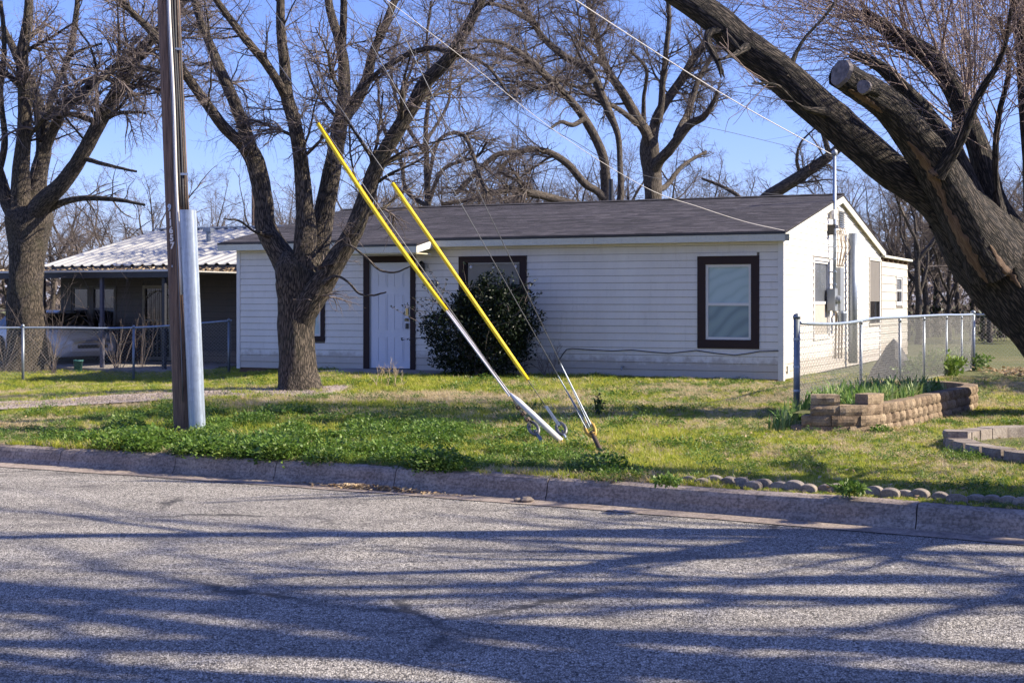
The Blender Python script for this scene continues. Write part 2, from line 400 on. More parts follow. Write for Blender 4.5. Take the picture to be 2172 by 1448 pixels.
M['iris'] = mk_leaf('iris_leaf', [(.2, (.07, .15, .03)), (.5, (.15, .26, .06)), (.8, (.36, .42, .16))], .45, .35)
# shingles
m, nt, b = mat('roof_shingle'); at = N(nt, 'ShaderNodeAttribute', attribute_name='rnd').outputs['Fac']
n1 = noise(nt, 60, pos(nt), 4, .8); n2 = noise(nt, .7, pos(nt), 4, .6)
r = ramp(nt, [(0, (.020, .017, .022)), (.5, (.044, .038, .046)), (1, (.085, .074, .085))], at)
st_ = noise(nt, 2.6, mapping(nt, objc(nt), (1, 3.2, 1)), 6, .8); sf_ = ramp(nt, [(.36, g3(.5)), (.62, g3(1.45))], st_.outputs[0])
f = ramp(nt, [(.3, g3(.55)), (.7, g3(1.35))], n1.outputs[0]); o = mixc(nt, 1.0, r.outputs[0], f.outputs[0], 'MULTIPLY'); o = mixc(nt, 1.0, o, sf_.outputs[0], 'MULTIPLY')
f2 = ramp(nt, [(.3, g3(.85)), (.7, g3(1.1))], n2.outputs[0]); o = mixc(nt, 1.0, o, f2.outputs[0], 'MULTIPLY')
nt.links.new(o, b.inputs['Base Color']); b.inputs['Roughness'].default_value = .95; bump(nt, b, n1.outputs[0], .25, .003); M['shingle'] = m
m, nt, b = mat('metal_roof'); n1 = noise(nt, 2, mapping(nt, objc(nt), (4, .6, 1)), 5, .7); r = ramp(nt, [(.3, (.38, .37, .35)), (.7, (.46, .45, .43))], n1.outputs[0]); nt.links.new(r.outputs[0], b.inputs['Base Color']); b.inputs['Metallic'].default_value = .15; b.inputs['Roughness'].default_value = .5; M['metalroof'] = m
def mk_glass(name, col, rough=.06, spec=.9):
    m, nt, b = mat(name); n1 = noise(nt, 1.2, objc(nt), 3); 
    r = ramp(nt, [(.3, tuple(x * .8 for x in col)), (.7, col)], n1.outputs[0]); nt.links.new(r.outputs[0], b.inputs['Base Color'])
    b.inputs['Roughness'].default_value = rough; b.inputs['Specular IOR Level'].default_value = spec
    w = noise(nt, 3, objc(nt), 2); bump(nt, b, w.outputs[0], .05, .01); return m
M['glassdark'] = mk_glass('dark_glass', (.012, .013, .016))
M['glassgreen'] = mk_glass('green_glass', (.03, .06, .06))
M['glassgrey'] = mk_glass('grey_glass', (.13, .14, .16), .1)
# insect screen over a curtain: pale teal with moire rings
m, nt, b = mat('screened_curtain'); c = objc(nt)
n1 = noise(nt, 2.6, c, 1, .4, .8)
wv = N(nt, 'ShaderNodeTexWave', wave_type='RINGS', rings_direction='SPHERICAL'); wv.inputs['Scale'].default_value = 1.6; wv.inputs['Distortion'].default_value = 5; wv.inputs['Detail'].default_value = 1; wv.inputs['Detail Scale'].default_value = 1.2
nt.links.new(c, wv.inputs['Vector'])
r = ramp(nt, [(0, (.34, .45, .45)), (.25, (.38, .49, .49)), (1, (.41, .52, .52))], wv.outputs['Fac'])
nt.links.new(r.outputs[0], b.inputs['Base Color']); b.inputs['Roughness'].default_value = .3; M['curtain'] = m

# ------------------------------------------------------------------ road, gutter, kerb, ground
def sheet(name, xs, ya, yb, zf, m, ny=1):
    V = []; 
    for x in xs:
        for j in range(ny + 1):
            y = ya(x) + (yb(x) - ya(x)) * j / ny; V.append((x, y, zf(x, y)))
    Q = [(i * (ny + 1) + j, (i + 1) * (ny + 1) + j, (i + 1) * (ny + 1) + j + 1, i * (ny + 1) + j + 1) for i in range(len(xs) - 1) for j in range(ny)]
    o = link(name, np_mesh(name, np.array(V), np.array(Q), m, False)); o['kind'] = 'structure'; return o
fx = np.concatenate([np.linspace(-300, -30, 12), np.linspace(-28, 28, 113), np.linspace(30, 300, 12)])
sheet('road', fx, lambda x: min(-60.0, float(kerb_y(x)) - 70), lambda x: float(kerb_y(x)) - .25, lambda x, y: ROAD + .0, M['road'])
sheet('gutter', fx, lambda x: float(kerb_y(x)) - .33 + .02 * math.sin(x * 5), lambda x: float(kerb_y(x)) + .02, lambda x, y: ROAD + .004 + .002, M['kerb'])
# kerb: segments with joints
kerb = bpy.data.objects.new('kerb', None); COL.objects.link(kerb); kerb['kind'] = 'structure'
kx = [-40, -30, -20, -14, -9.5] + [float((px - 1086) / F * yy) for px, yy in ((128, 13.9), (372, 13.3), (580, 12.7), (835, 12.15), (1158, 11.45), (1950, 9.9))] + [5.6, 8, 11, 15, 25]
def kerb_seg(a, b, i):
    mb = MB(); n = max(3, int((b - a) / .25)); prof = [(-.02, ROAD - .1), (-.015, ROAD + .01), (.015, ROAD + .06), (.03, ROAD + .13), (.05, ROAD + .162), (.085, ROAD + .178), (.17, ROAD + .180), (.18, ROAD + .165), (.18, ROAD - .1)]
    g = .004
    lift = random.uniform(-.006, .006); V = []; k = len(prof)
    for j in range(n + 1):
        x = a + g + (b - a - 2 * g) * j / n; y = float(kerb_y(np.float64(x))); w = .004 * math.sin(x * 3.1) + random.uniform(-.002, .002)
        for (d, z) in prof: V.append((x + d * .45, y + d * .89, z + (lift + w if z > ROAD + .05 else 0)))
    Fc = [(j * k + q, (j + 1) * k + q, (j + 1) * k + q + 1, j * k + q + 1) for j in range(n) for q in range(k - 1)]
    Fc += [tuple(range(k)), tuple(range(n * k, n * k + k))[::-1]]
    mb.add(V, Fc); mb.build('kerb_segment', M['kerb'], kerb)
for i in range(len(kx) - 1): kerb_seg(kx[i], kx[i + 1], i)
# lawn and terrain: one sheet to the horizon
gx = np.concatenate([-np.geomspace(26, 700, 16)[::-1], np.linspace(-25, 25, 201), np.geomspace(26, 700, 16)])
gd = np.concatenate([np.linspace(0.16, 26, 131), np.geomspace(27, 900, 24)])
GX, GD = np.meshgrid(gx, gd, indexing='ij'); GY = kerb_y(GX) + GD; GZ = zg(GX, GY) + .018 * (fbm(GX * 2.5, GY * 2.5, 3) - .5) * (GD > .3)
GZ[:, 0] = ROAD + .165
nx, ny = GX.shape; I = np.arange(nx * ny).reshape(nx, ny)
Q = np.stack([I[:-1, :-1], I[1:, :-1], I[1:, 1:], I[:-1, 1:]], -1).reshape(-1, 4)
lawn = link('lawn', np_mesh('lawn', np.stack([GX, GY, GZ], -1).reshape(-1, 3), Q, M['soil'])); lawn['kind'] = 'structure'
# gravel drive
def drive_c(x): return 18.2 + (x + 8) * .86 - .03 * (x + 8) ** 2
dv = []
xs = np.linspace(-11, -2.6, 70)
for x in xs:
    wd = 1.6 - .10 * (x + 8) if x > -8 else 1.6
    c0 = float(drive_c(x)); e = .35 * (fbm(np.float64(x * .9), np.float64(3.3), 3) - .5); e2 = .5 * (fbm(np.float64(x * 1.3), np.float64(9.3), 3) - .5)
    for j in range(7):
        y = max(c0 - wd + e + (2 * wd + e2 - e) * j / 6, float(kerb_y(np.float64(x))) + .19 + .01 * j); dv.append((x, y, float(zg(np.float64(x), np.float64(y))) + .026))
Q = [(i * 7 + j, (i + 1) * 7 + j, (i + 1) * 7 + j + 1, i * 7 + j + 1) for i in range(len(xs) - 1) for j in range(6)]
o = link('gravel_driveway', np_mesh('gravel_driveway', np.array(dv), np.array(Q), M['gravel'])); o['kind'] = 'structure'

# ------------------------------------------------------------------ walls with holes and lapped boards
def cut_rects(a, b, z0, ztop, holes):
    """vertical strips of a wall [a,b] x [z0, ztop(x)] minus rectangular holes (a0,a1,z0,z1); yields (x0,x1,zb,zt0,zt1)"""
    xsb = sorted(set([a, b] + [h for q in holes for h in q[:2] if a < h < b] + [p for p in getattr(ztop, 'br', []) if a < p < b]))
    out = []
    for x0, x1 in zip(xsb[:-1], xsb[1:]):
        xm = (x0 + x1) / 2; segs = sorted([(q[2], q[3]) for q in holes if q[0] < xm < q[1]]); z = z0
        for s0, s1 in segs:
            if s0 > z + .005: out.append((x0, x1, z, s0, s0))
            z = max(z, s1)
        out.append((x0, x1, z, ztop(x0), ztop(x1)))
    return out
def wall_face(root, plane, a, b, z0, ztop, holes, course, matb, matc, name='siding_board', thick=.14, board=True, gap=.0065):
    """plane 'front': wall in x/z facing -y.  plane 'side': wall in y/z facing +x.  local coordinates of root"""
    def pt(s, d, z): return (s, -d, z) if plane == 'front' else (d, s, z)
    core = MB()
    for x0, x1, zb, t0, t1 in cut_rects(a, b, z0, ztop, holes):
        poly = [pt(x0, 0, zb), pt(x1, 0, zb), pt(x1, 0, t1), pt(x0, 0, t0)]
        core.prism(poly, Vector(pt(0, -thick, 0)) - Vector(pt(0, 0, 0)))
    core.build('wall', matc, root)
    if not board: return
    z = z0; hmax = max(ztop(a + (b - a) * t / 40) for t in range(41))
    while z < hmax - .02:
        z1 = z + course
        cuts = sorted([(q[0], q[1]) for q in holes if q[2] < z + course * .7 and q[3] > z + course * .3])
        # extent of the wall under the roof at this course
        def ext(zz):
            s = [a + (b - a) * t / 200 for t in range(201) if ztop(a + (b - a) * t / 200) > zz]
            return (s[0], s[-1]) if s else None
        e0 = ext(z + .001); e1 = ext(min(z1, hmax - .001)) 
        if e0 is None: break
        if e1 is None: m_ = (e0[0] + e0[1]) / 2; e1 = (m_ - .05, m_ + .05)
        pieces = []; s = None; cur = e0[0]
        for c0, c1 in cuts:
            if c0 > cur + .02: pieces.append((cur, c0))
            cur = max(cur, c1)
        if cur < e0[1] - .02: pieces.append((cur, e0[1]))
        zt = min(z1, hmax)
        for s0, s1 in pieces:
            t0 = e1[0] if s0 == e0[0] else s0; t1 = e1[1] if s1 == e0[1] else s1
            if t1 - t0 < .01: continue
            split = [s0, s1]
            if s1 - s0 > 4.2:
                split = [s0, s0 + (s1 - s0) * random.uniform(.35, .65), s1]
            for q0, q1 in zip(split[:-1], split[1:]):
                a0 = q0 + (.0015 if q0 != s0 else 0); a1 = q1 - (.0015 if q1 != s1 else 0)
                b0 = t0 if q0 == s0 else a0; b1 = t1 if q1 == s1 else a1
                lo = .017; hi = .004
                zg_ = z + gap  # open gap bares the dark core, drawing the lap's shade as a line
                vs = [pt(a0, lo, zg_), pt(a1, lo, zg_), pt(b1, hi, zt), pt(b0, hi, zt), pt(a0, .0006, zg_), pt(a1, .0006, zg_), pt(b1, .0006, zt), pt(b0, .0006, zt),
                      pt(a0, lo - .001, zg_ + .016), pt(a1, lo - .001, zg_ + .016)]
                fs = [(0, 1, 9, 8), (8, 9, 2, 3), (4, 5, 1, 0), (3, 2, 6, 7), (0, 8, 3, 7, 4), (1, 5, 6, 2, 9), (4, 7, 6, 5)]
                mb = MB(); mb.add(vs, fs); mb.build(name, matb, root)
        z = z1

class Frame:
    """a house frame: origin at its right front corner, x to the right along the front, y into the depth"""
    def __init__(s, R, ang): s.R = Vector(R); s.a = ang; s.ex = Vector((math.cos(ang), math.sin(ang), 0)); s.ey = Vector((-math.sin(ang), math.cos(ang), 0))
    def front(s, px, py, y0=0.0):
        d = Vector(((px - 1086) / F, 1, (640 - py) / F)); O = Vector((0, 0, H)); t = (y0 - (O - s.R).dot(s.ey)) / d.dot(s.ey); q = O + d * t - s.R
        return q.dot(s.ex), q.z
    def side(s, px, py, x0=0.0):
        d = Vector(((px - 1086) / F, 1, (640 - py) / F)); O = Vector((0, 0, H)); t = (x0 - (O - s.R).dot(s.ex)) / d.dot(s.ex); q = O + d * t - s.R
        return q.dot(s.ey), q.z
    def world(s, x, y, z): return s.R + s.ex * x + s.ey * y + Vector((0, 0, z))

ANG = rad(-24.41)
hf = Frame((4.70, 24.7, 0), ANG)
house = thing('house', 'long white single-storey house with grey shingle roof and brown window trim', 'house', hf.R, ANG)
L = 11.38; D = 9.48; ZT = 2.47; SL = .196; ZE = 2.59
def rect_front(px0, px1, py0, py1, fr=hf, y0=0):
    pm = (py0 + py1) / 2
    x0, _ = fr.front(px0, pm, y0); x1, _ = fr.front(px1, pm, y0); xm = (px0 + px1) / 2
    return x0, x1, fr.front(xm, py1, y0)[1], fr.front(xm, py0, y0)[1]
def rect_side(px0, px1, py0, py1, fr=hf, x0=0):
    pm = (py0 + py1) / 2; xm = (px0 + px1) / 2
    return fr.side(px0, pm, x0)[0], fr.side(px1, pm, x0)[0], fr.side(xm, py1, x0)[1], fr.side(xm, py0, x0)[1]
wl = rect_front(592, 690, 553, 723); wp = rect_front(974, 1118, 543, 742); wr = rect_front(1480, 1611, 543, 738); dr = rect_front(772, 882, 543, 797)
dr = (dr[0], dr[1], .0, dr[3])
holes = [wl, wp, wr, dr]
flat = lambda x: ZT
flat.br = []
CR = .1305
wall_face(house, 'front', -L + .0, 0, .02, flat, holes, CR, M['siding'], M['lap_shade'])
def zr(y): return ZE + SL * ((y + .25) if y < D / 2 else (D - y + .25)) - .06
zr.br = [D / 2]
g1 = rect_side(1724, 1758, 548, 720); g2 = rect_side(1842, 1868, 549, 690)
wall_face(house, 'side', .14, D, .02, zr, [g1, g2], CR, M['siding'], M['lap_shade'])
# far walls that close the box
mb = MB(); mb.prism([(-L, .14, 0), (-L, D, 0), (-L, D, ZT), (-L, D / 2, 3.4), (-L, .14, ZT)], (.14, 0, 0)); mb.build('wall', M['siding'], house)
mb = MB(); mb.box(-L + .14, -.14, D - .14, D, 0, ZT); mb.build('wall', M['siding'], house)
mb = MB(); mb.box(-L + .03, -.03, .03, D - .03, -.5, .018); mb.build('foundation', M['brickbase'], house)
# corner trims
for (x0, x1, y0, y1) in ((-.075, .022, -.024, -.001), (.001, .024, -.001, .09), (-L - .022, -L + .06, -.024, -.001), (.001, .024, D - .08, D + .01)):
    mb = MB(); mb.box(x0, x1, y0, y1, .0, ZT - .005 if y0 < 1 else ZT - .05); mb.build('corner_trim', M['white'], house)
# interior floor so windows show dark rooms
mb = MB(); mb.box(-L + .16, -.16, .16, D - .16, .03, .05); mb.build('floor', M['concrete'], house)

# roof
x0r, x1r = -L - .33, .11
roof_mb = MB()
T = .03
def zs(y): return ZE + SL * (y + .25) - .012
roof_mb.prism([(x0r, -.25, zs(-.25)), (x0r, D / 2, zs(D / 2)), (x0r, D + .25, zs(-.25)), (x0r, D + .25, zs(-.25) - T), (x0r, D / 2, zs(D / 2) - T), (x0r, -.25, zs(-.25) - T)], (x1r - x0r, 0, 0))
YE = -.88
xe0 = hf.front(712, 520, YE)[0]; xe1 = hf.front(884, 520, YE)[0]
roof_mb.prism([(xe0, YE, zs(YE)), (xe0, -.252, zs(-.252)), (xe0, -.252, zs(-.252) - T), (xe0, YE, zs(YE) - T)], (xe1 - xe0, 0, 0))
roof = roof_mb.build('roof', M['shingle'], house)
# shingle tabs on the front slope
cs = math.sqrt(1 + SL * SL); ex_ = .142
tabs = []
slope_len = (D / 2 + .25) * cs; row = 0
s = -(.63 * cs)
while s < slope_len:
    on_ext = s < -1e-6
    a, b_ = (xe0, xe1) if on_ext else (x0r, x1r)
    x = a - random.uniform(0, .3); rowr = random.random()
    while x < b_:
        w = random.choice((.22, .30, .30, .36)); xa, xb = max(x, a), min(x + w, b_)
        if xb - xa > .03:
            s1 = min(s + ex_ + .05, slope_len)
            tabs.append((xa, xb, s, s1, rowr))
        x += w
    s += ex_
def tab_geo(xa, xb, s0, s1):
    y0 = -.25 + s0 / cs; y1 = -.25 + s1 / cs; t = random.uniform(.008, .010)
    zb0 = ZE + SL * (y0 + .25) - .0105; zb1 = ZE + SL * (y1 + .25) - .0105
    j = .0008; y0 -= random.uniform(0, .001)
    return [(xa + j, y0, zb0), (xb - j, y0, zb0), (xb - j, y1, zb1), (xa + j, y1, zb1), (xa + j, y0, zb0 + t), (xb - j, y0, zb0 + t), (xb - j, y1, zb1 + .003), (xa + j, y1, zb1 + .003)]
BF = [(4, 5, 6, 7), (0, 1, 5, 4), (1, 2, 6, 5), (3, 0, 4, 7)]
tabs.sort(key=lambda q: (hf.world((q[0] + q[1]) / 2, -.25 + q[2], 2.6)).length)
rest_v = []; rest_f = []; rest_r = []
for i, q in enumerate(tabs):
    vs = tab_geo(*q[:4]); rv = .35 * q[4] + .65 * random.random()
    if i < 300:
        me = np_mesh('shingle', np.array(vs), np.array(BF), M['shingle'], False, {'rnd': ('FLOAT', np.full(8, rv))})
        link('shingle', me, roof)
    else:
        b0 = len(rest_v); rest_v += vs; rest_f += [tuple(k + b0 for k in f) for f in BF]; rest_r += [rv] * 8
o = link('shingles', np_mesh('shingles', np.array(rest_v), np.array(rest_f), M['shingle'], False, {'rnd': ('FLOAT', np.array(rest_r))}), roof, 'stuff')
mb = MB()
for k in range(40):
    xa = x0r + (x1r - x0r) * k / 40; zc = zs(D / 2) + .03; dx = (x1r - x0r) / 40 - .004; tt = .004 * (k % 2)
    mb.prism([(xa, D / 2 - .15, zc - .035 + tt), (xa, D / 2, zc + tt), (xa, D / 2 + .15, zc - .035 + tt), (xa, D / 2, zc - .012)], (dx, 0, 0))
mb.build('ridge_cap', M['shingle'], roof)
# drip edge, fascia, soffit
def eave(xa, xb, y, nm='fascia_board'):
    mb = MB(); mb.box(xa, xb, y - .016, y - .002, zs(y) - .034, zs(y) + .006); mb.build('drip_edge', M['black'], house)
    cuts = [xa, xb] if xb - xa < 4 else [xa, xa + 3.3, xa + 3.3 + 3.6, xb]
    for c0, c1 in zip(cuts[:-1], cuts[1:]):
        mb = MB(); mb.box(c0 + .003, c1 - .003, y - .008, y + .014, zs(y) - .155, zs(y) - .036); mb.build(nm, M['fascia'], house)
zf = zs(-.25)
eave(x0r, xe0 - .002, -.25); eave(xe1 + .002, x1r, -.25); eave(xe0, xe1, YE)
mb = MB(); mb.box(x0r + .02, x1r - .02, -.235, -.03, ZT - .022, ZT - .004); mb.build('soffit', M['soffit'], house)
# porch hood sides and ceiling
for xx, mm in ((xe1 - .02, M['white']), (xe0, M['white'])):
    mb = MB(); mb.prism([(xx, YE + .016, zs(YE) - .155), (xx, -.264, zs(-.25) - .17), (xx, -.264, zs(-.25) - .034), (xx, YE + .016, zs(YE) - .034)], (.02, 0, 0)); mb.build('hood_side', mm, house)
mb = MB(); mb.box(xe0 + .022, xe1 - .022, YE + .016, -.262, zs(YE) - .175, zs(YE) - .157); mb.build('hood_ceiling', M['soffit'], house)
mb = MB(); mb.box(dr[0] - .0, dr[1] + .02, -.26, -.03, ZT - .16, ZT - .025); mb.build('porch_header', M['brown'], house)
# rake boards on the right gable
for sgn in (0, 1):
    def yy(t): return (-.25 + t * (D / 2 + .25)) if sgn == 0 else (D + .25 - t * (D / 2 + .25))
    for t0, t1 in ((0, .5), (.5, 1.0)):
        poly = []
        for t, dz in ((t0, -.03), (t1, -.03), (t1, -.165), (t0, -.165)):
            y = yy(t); poly.append((.078, y, ZE + SL * (t * (D / 2 + .25)) + dz - .012))
        mb = MB(); mb.prism(poly, (.022, 0, 0)); mb.build('rake_board', M['fascia'], house)
mb = MB(); 
for sgn in (0, 1):
    y0, y1 = (-.2, D / 2) if sgn == 0 else (D + .2, D / 2)
    mb.prism([(.026, y0, ZE + .0 - .06), (.076, y0, ZE - .06), (.076, y1, ZE + SL * (D / 2 + .25) - .055), (.026, y1, ZE + SL * (D / 2 + .25) - .055)], (0, 0, .012))
mb.build('rake_soffit', M['soffit'], house)

# windows: trims, sashes, panes with depth
def window(root, plane, r, trim, tm, glass_top, glass_bot, head=False, sash=True, mid=None, depth=.06, sill=False, white=None, pro=.03):
    a, b_, z0, z1 = r
    def pt(s0, s1, d0, d1, za, zb, mbx):
        if plane == 'front': mbx.box(s0, s1, -d1, -d0, za, zb)
        else: mbx.box(d0, d1, s0, s1, za, zb)
    me = MB(); pt(a + .01, b_ - .01, -.10, -.09, z0 + .01, z1 - .01, me); w = me.build('window', M['glassdark'], root)
    def sub(nm, s0, s1, d0, d1, za, zb, m_):
        mm = MB(); pt(s0, s1, d0, d1, za, zb, mm); return mm.build(nm, m_, w)
    t = trim
    sub('trim', a, a + t, -.02, pro, z0 + t, z1 - t, tm); sub('trim', b_ - t, b_, -.02, pro, z0 + t, z1 - t, tm)
    sub('trim', a, b_, -.02, pro + .002, z1 - t, z1, tm); sub('trim', a, b_, -.02, pro + .002, z0, z0 + t, tm)
    if head: sub('head_flashing', a - .0, b_ - .04, -.0, pro + .014, z1 + .002, z1 + .058, M['white'])
    wm = white or M['white']; f = .045; a1, b1, c0, c1 = a + t + .002, b_ - t - .002, z0 + t + .002, z1 - t - .002
    md = c0 + (c1 - c0) * (mid or .5)
    if sash:
        sub('frame', a1, a1 + f, -.03, .006, c0, c1, wm); sub('frame', b1 - f, b1, -.03, .006, c0, c1, wm)
        sub('frame', a1 + f, b1 - f, -.03, .006, c1 - f, c1, wm); sub('frame', a1 + f, b1 - f, -.03, .006, c0, c0 + f, wm)
        sub('meeting_rail', a1 + f, b1 - f, -.035, .000, md - .025, md + .025, wm)
        sub('pane', a1 + f, b1 - f, -.030, -.024, md + .025, c1 - f, glass_top); sub('pane', a1 + f, b1 - f, -.022, -.016, c0 + f, md - .025, glass_bot)
    else:
        sub('pane', a1, b1, -.045, -.035, c0, c1, glass_top)
    return w, (a1, b1, c0, c1)
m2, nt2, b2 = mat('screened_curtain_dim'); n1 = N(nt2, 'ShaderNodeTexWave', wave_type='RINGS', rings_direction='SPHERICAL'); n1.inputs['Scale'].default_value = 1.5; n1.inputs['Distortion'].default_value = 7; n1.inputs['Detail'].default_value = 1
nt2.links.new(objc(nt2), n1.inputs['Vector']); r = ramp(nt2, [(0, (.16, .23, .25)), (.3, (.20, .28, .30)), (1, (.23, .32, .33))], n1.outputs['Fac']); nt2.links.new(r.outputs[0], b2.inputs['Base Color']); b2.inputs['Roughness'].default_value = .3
w1, _ = window(house, 'front', wl, .10, M['brown'], M['glassgreen'], M['curtain'], head=True)
w2, _ = window(house, 'front', wr, .145, M['brown'], M['curtain'], m2, head=True, mid=.47)
wp_w, (a1, b1, c0, c1) = window(house, 'front', wp, .12, M['brown'], M['glassdark'], M['glassdark'], sash=False)
mb = MB(); mb.box(a1 + .05, b1 - .02, .028, .032, c1 - .42, c1 - .03); mb.build('valance', painted('beige_valance', (.26, .24, .20), .8, gam=.4), wp_w)
for k, (xx, ww) in enumerate(((a1 + .005, .03), (b1 - .035, .03))):
    mb = MB(); mb.box(xx, xx + ww, -.002, .03, c0, c1); mb.build('frame', M['brown'], wp_w)
for k in range(3):
    xx = a1 + .12 + k * (b1 - a1 - .24) / 2
    mb = MB(); mb.lathe([(.0, 0), (.022, .01), (.03, .035), (.02, .06), (0, .07)], 8, Matrix.Translation((xx, .02, c1 - .12))); mb.build('string_light', M['paper'], wp_w)
window(house, 'side', g1, .05, M['white'], M['glassgrey'], painted('side_blind', (.40, .36, .31), .6), mid=.45)
gw, (a1, b1, c0, c1) = window(house, 'side', g2, .05, M['shed_siding'], M['glassdark'], M['glassdark'], sash=False)
mb = MB(); mb.box(.004, .01, a1, b1, c0 + .5, c1); mb.build('screen', painted('torn_screen', (.14, .125, .11), .7), gw)
# front door
door_mb = MB(); da, db, dz0, dz1 = rect_front(787, 870, 557, 782); dz0 = .075
door_mb.box(da, db, .002, .045, dz0, dz1); door = door_mb.build('door', M['doorwhite'], house)
dw = db - da; dh = dz1 - dz0
def dpanel(u0, u1, v0, v1):
    x0, x1, z0, z1 = da + dw * u0, da + dw * u1, dz0 + dh * v0, dz0 + dh * v1
    mb = MB()
    e = .018
    for (q0, q1, q2, q3) in ((x0, x1, z0, z0 + e), (x0, x1, z1 - e, z1), (x0, x0 + e, z0 + e, z1 - e), (x1 - e, x1, z0 + e, z1 - e)): mb.box(q0, q1, -.006, .001, q2, q3)
    mb.box(x0 + e * 1.8, x1 - e * 1.8, -.005, .001, z0 + e * 1.8, z1 - e * 1.8)
    mb.build('door_panel', M['doorwhite'], door)
for u0, u1 in ((.17, .42), (.58, .84)):
    for v0, v1 in ((.055, .30), (.36, .70), (.77, .90)): dpanel(u0, u1, v0, v1)
def sphere_prof(r, n=6): return [(r * math.sin(PI * i / n), -r * math.cos(PI * i / n)) for i in range(n + 1)]
RX = Matrix.Rotation(PI / 2, 4, 'X')
mb = MB(); mb.lathe([(.03, 0), (.03, .012), (.012, .02), (.012, .04), (.028, .05), (.03, .07), (.0, .08)], 12, Matrix.Translation((db - .06, .0, dz0 + dh * .46)) @ RX); mb.build('door_knob', M['brass'], door, True)
mb = MB(); mb.box(db - .085, db - .035, -.03, .0, dz0 + dh * .505, dz0 + dh * .57); mb.build('deadbolt', M['brass'], door)
mb = MB(); mb.box(db - .085, db - .035, -.04, -.006, dz0 + dh * .375, dz0 + dh * .425); mb.build('lock_box', M['black'], door)
mb = MB(); mb.box(da - .003, db + .003, -.05, .06, dz0 - .045, dz0 - .004); mb.build('threshold', M['darktrim'], house)
for xa, xb, za, zb in ((dr[0], da - .03, .02, dr[3] - .12), (db + .012, dr[1], .02, dr[3] - .12), (dr[0], dr[1], dr[3] - .12, dr[3])):
    mb = MB(); mb.box(xa + .001, xb - .001, -.032, .06, za, zb - .001); mb.build('door_trim', M['brown'], house)
mb = MB(); mb.box(da - .028, da - .003, -.012, .05, .07, dz1 + .02); mb.box(db + .002, db + .011, -.01, .05, .07, dz1); mb.build('door_jamb', painted('jamb', (.30, .32, .36), .5), house)
mb = MB(); mb.box(dr[0] + .01, dr[1] - .01, .065, .075, 0, dr[3] - .13); mb.build('jamb_back', M['brown'], house)
mb = MB(); mb.box(da - .1, da - .07, -.04, -.033, .02, .04); 
# porch slab
step = MB(); sx0 = hf.front(690, 800, -.9)[0]; sx1 = hf.front(935, 800, -.9)[0]
step.box(sx0, sx1, -1.30, -.03, -.22, .055); st = step.build('doorstep', M['concrete']); st.location = hf.R; st.rotation_euler = (0, 0, ANG); tag(st, 'low concrete doorstep slab in front of the white front door', 'doorstep')
# wall lamp
lx, lz = hf.front(899, 565)
lamp = MB(); lamp.lathe([(.03, -.09), (.05, -.07), (.07, -.02), (.075, .04), (.05, .07), (.02, .10), (.0, .11)], 6, Matrix.Translation((lx, -.10, lz))); lamp.box(lx - .03, lx + .03, -.03, -.017, lz - .12, lz + .06); lamp.box(lx - .01, lx + .01, -.10, -.03, lz + .05, lz + .07)
lo = lamp.build('wall_lamp', M['black'], house)
def text_mesh(s, size, ext, m_, off=0.0):
    cu = bpy.data.curves.new('t', 'FONT'); cu.body = s; cu.size = size; cu.extrude = ext; cu.offset = off; cu.align_x = 'CENTER'; cu.align_y = 'CENTER'; cu.resolution_u = 4
    o = bpy.data.objects.new('t', cu); COL.objects.link(o)
    bpy.context.view_layer.update()
    me = bpy.data.meshes.new_from_object(o.evaluated_get(bpy.context.evaluated_depsgraph_get())); bpy.data.objects.remove(o); me.materials.clear(); me.materials.append(m_); return me
for ch, px in (('3', 901), ('2', 909.5), ('3', 918), ('3', 926.5)):
    nx_, nz_ = hf.front(px, 601); o = link('house_number_digit', text_mesh(ch, .155, .004, M['black'], .004), house); o.location = (nx_, -.026, nz_); o.rotation_euler = (PI / 2, 0, 0)
# cable along the wall, pinned
pts = []
for px, py in ((1186, 772), (1188, 762), (1197, 748), (1203, 741), (1215, 739), (1260, 742), (1300, 744), (1341, 742), (1380, 746), (1420, 749), (1478, 743), (1520, 749), (1560, 753), (1590, 749), (1612, 745), (1652, 744)):
    x_, z_ = hf.front(px, py); pts.append((x_, -.026, z_))
mb = MB(); mb.tube(pts, .009, 6); mb.build('wall_cable', M['wiredark'], house)
hx, hz = hf.front(1323, 780)
mb = MB(); mb.tube([(hx, -.01, hz + .02), (hx, -.09, hz + .02), (hx, -.12, hz - .03)], .014, 8); mb.lathe([(.0, 0), (.03, 0), (.03, .012), (0, .012)], 10, Matrix.Translation((hx, -.085, hz + .04))); mb.build('hose_bib', M['greymetal'], house)
# --- gable equipment
gv = rect_side(1776, 1788, 442, 484)
v0 = MB(); v0.box(.019, .028, gv[0], gv[1], gv[2], gv[3]); vent = v0.build('gable_vent', M['white'], house)
for k in range(7):
    z = gv[2] + .04 + (gv[3] - gv[2] - .08) * k / 7
    mb = MB(); mb.prism([(.03, gv[0] + .03, z), (.055, gv[0] + .03, z - .02), (.055, gv[0] + .03, z - .012), (.03, gv[0] + .03, z + .03)], (0, gv[1] - gv[0] - .06, 0)); mb.build('louvre', M['glassgrey'], vent)
mb = MB(); mb.lathe([(.02, -.1), (.06, -.09), (.07, 0), (.06, .09), (.02, .1)], 8, Matrix.Translation((.09, hf.side(1756, 455)[0], hf.side(1756, 455)[1]))); mb.build('gable_lamp', M['white'], house)
my, _ = hf.side(1768, 400, .1); _, mz = hf.side(1768, 330, .1); _, mz2 = hf.side(1768, 612, .1)
mb = MB(); mb.tube([(.12, my, mz2), (.12, my, mz)], .033, 12); mb.build('service_mast', M['galv'], house, True)
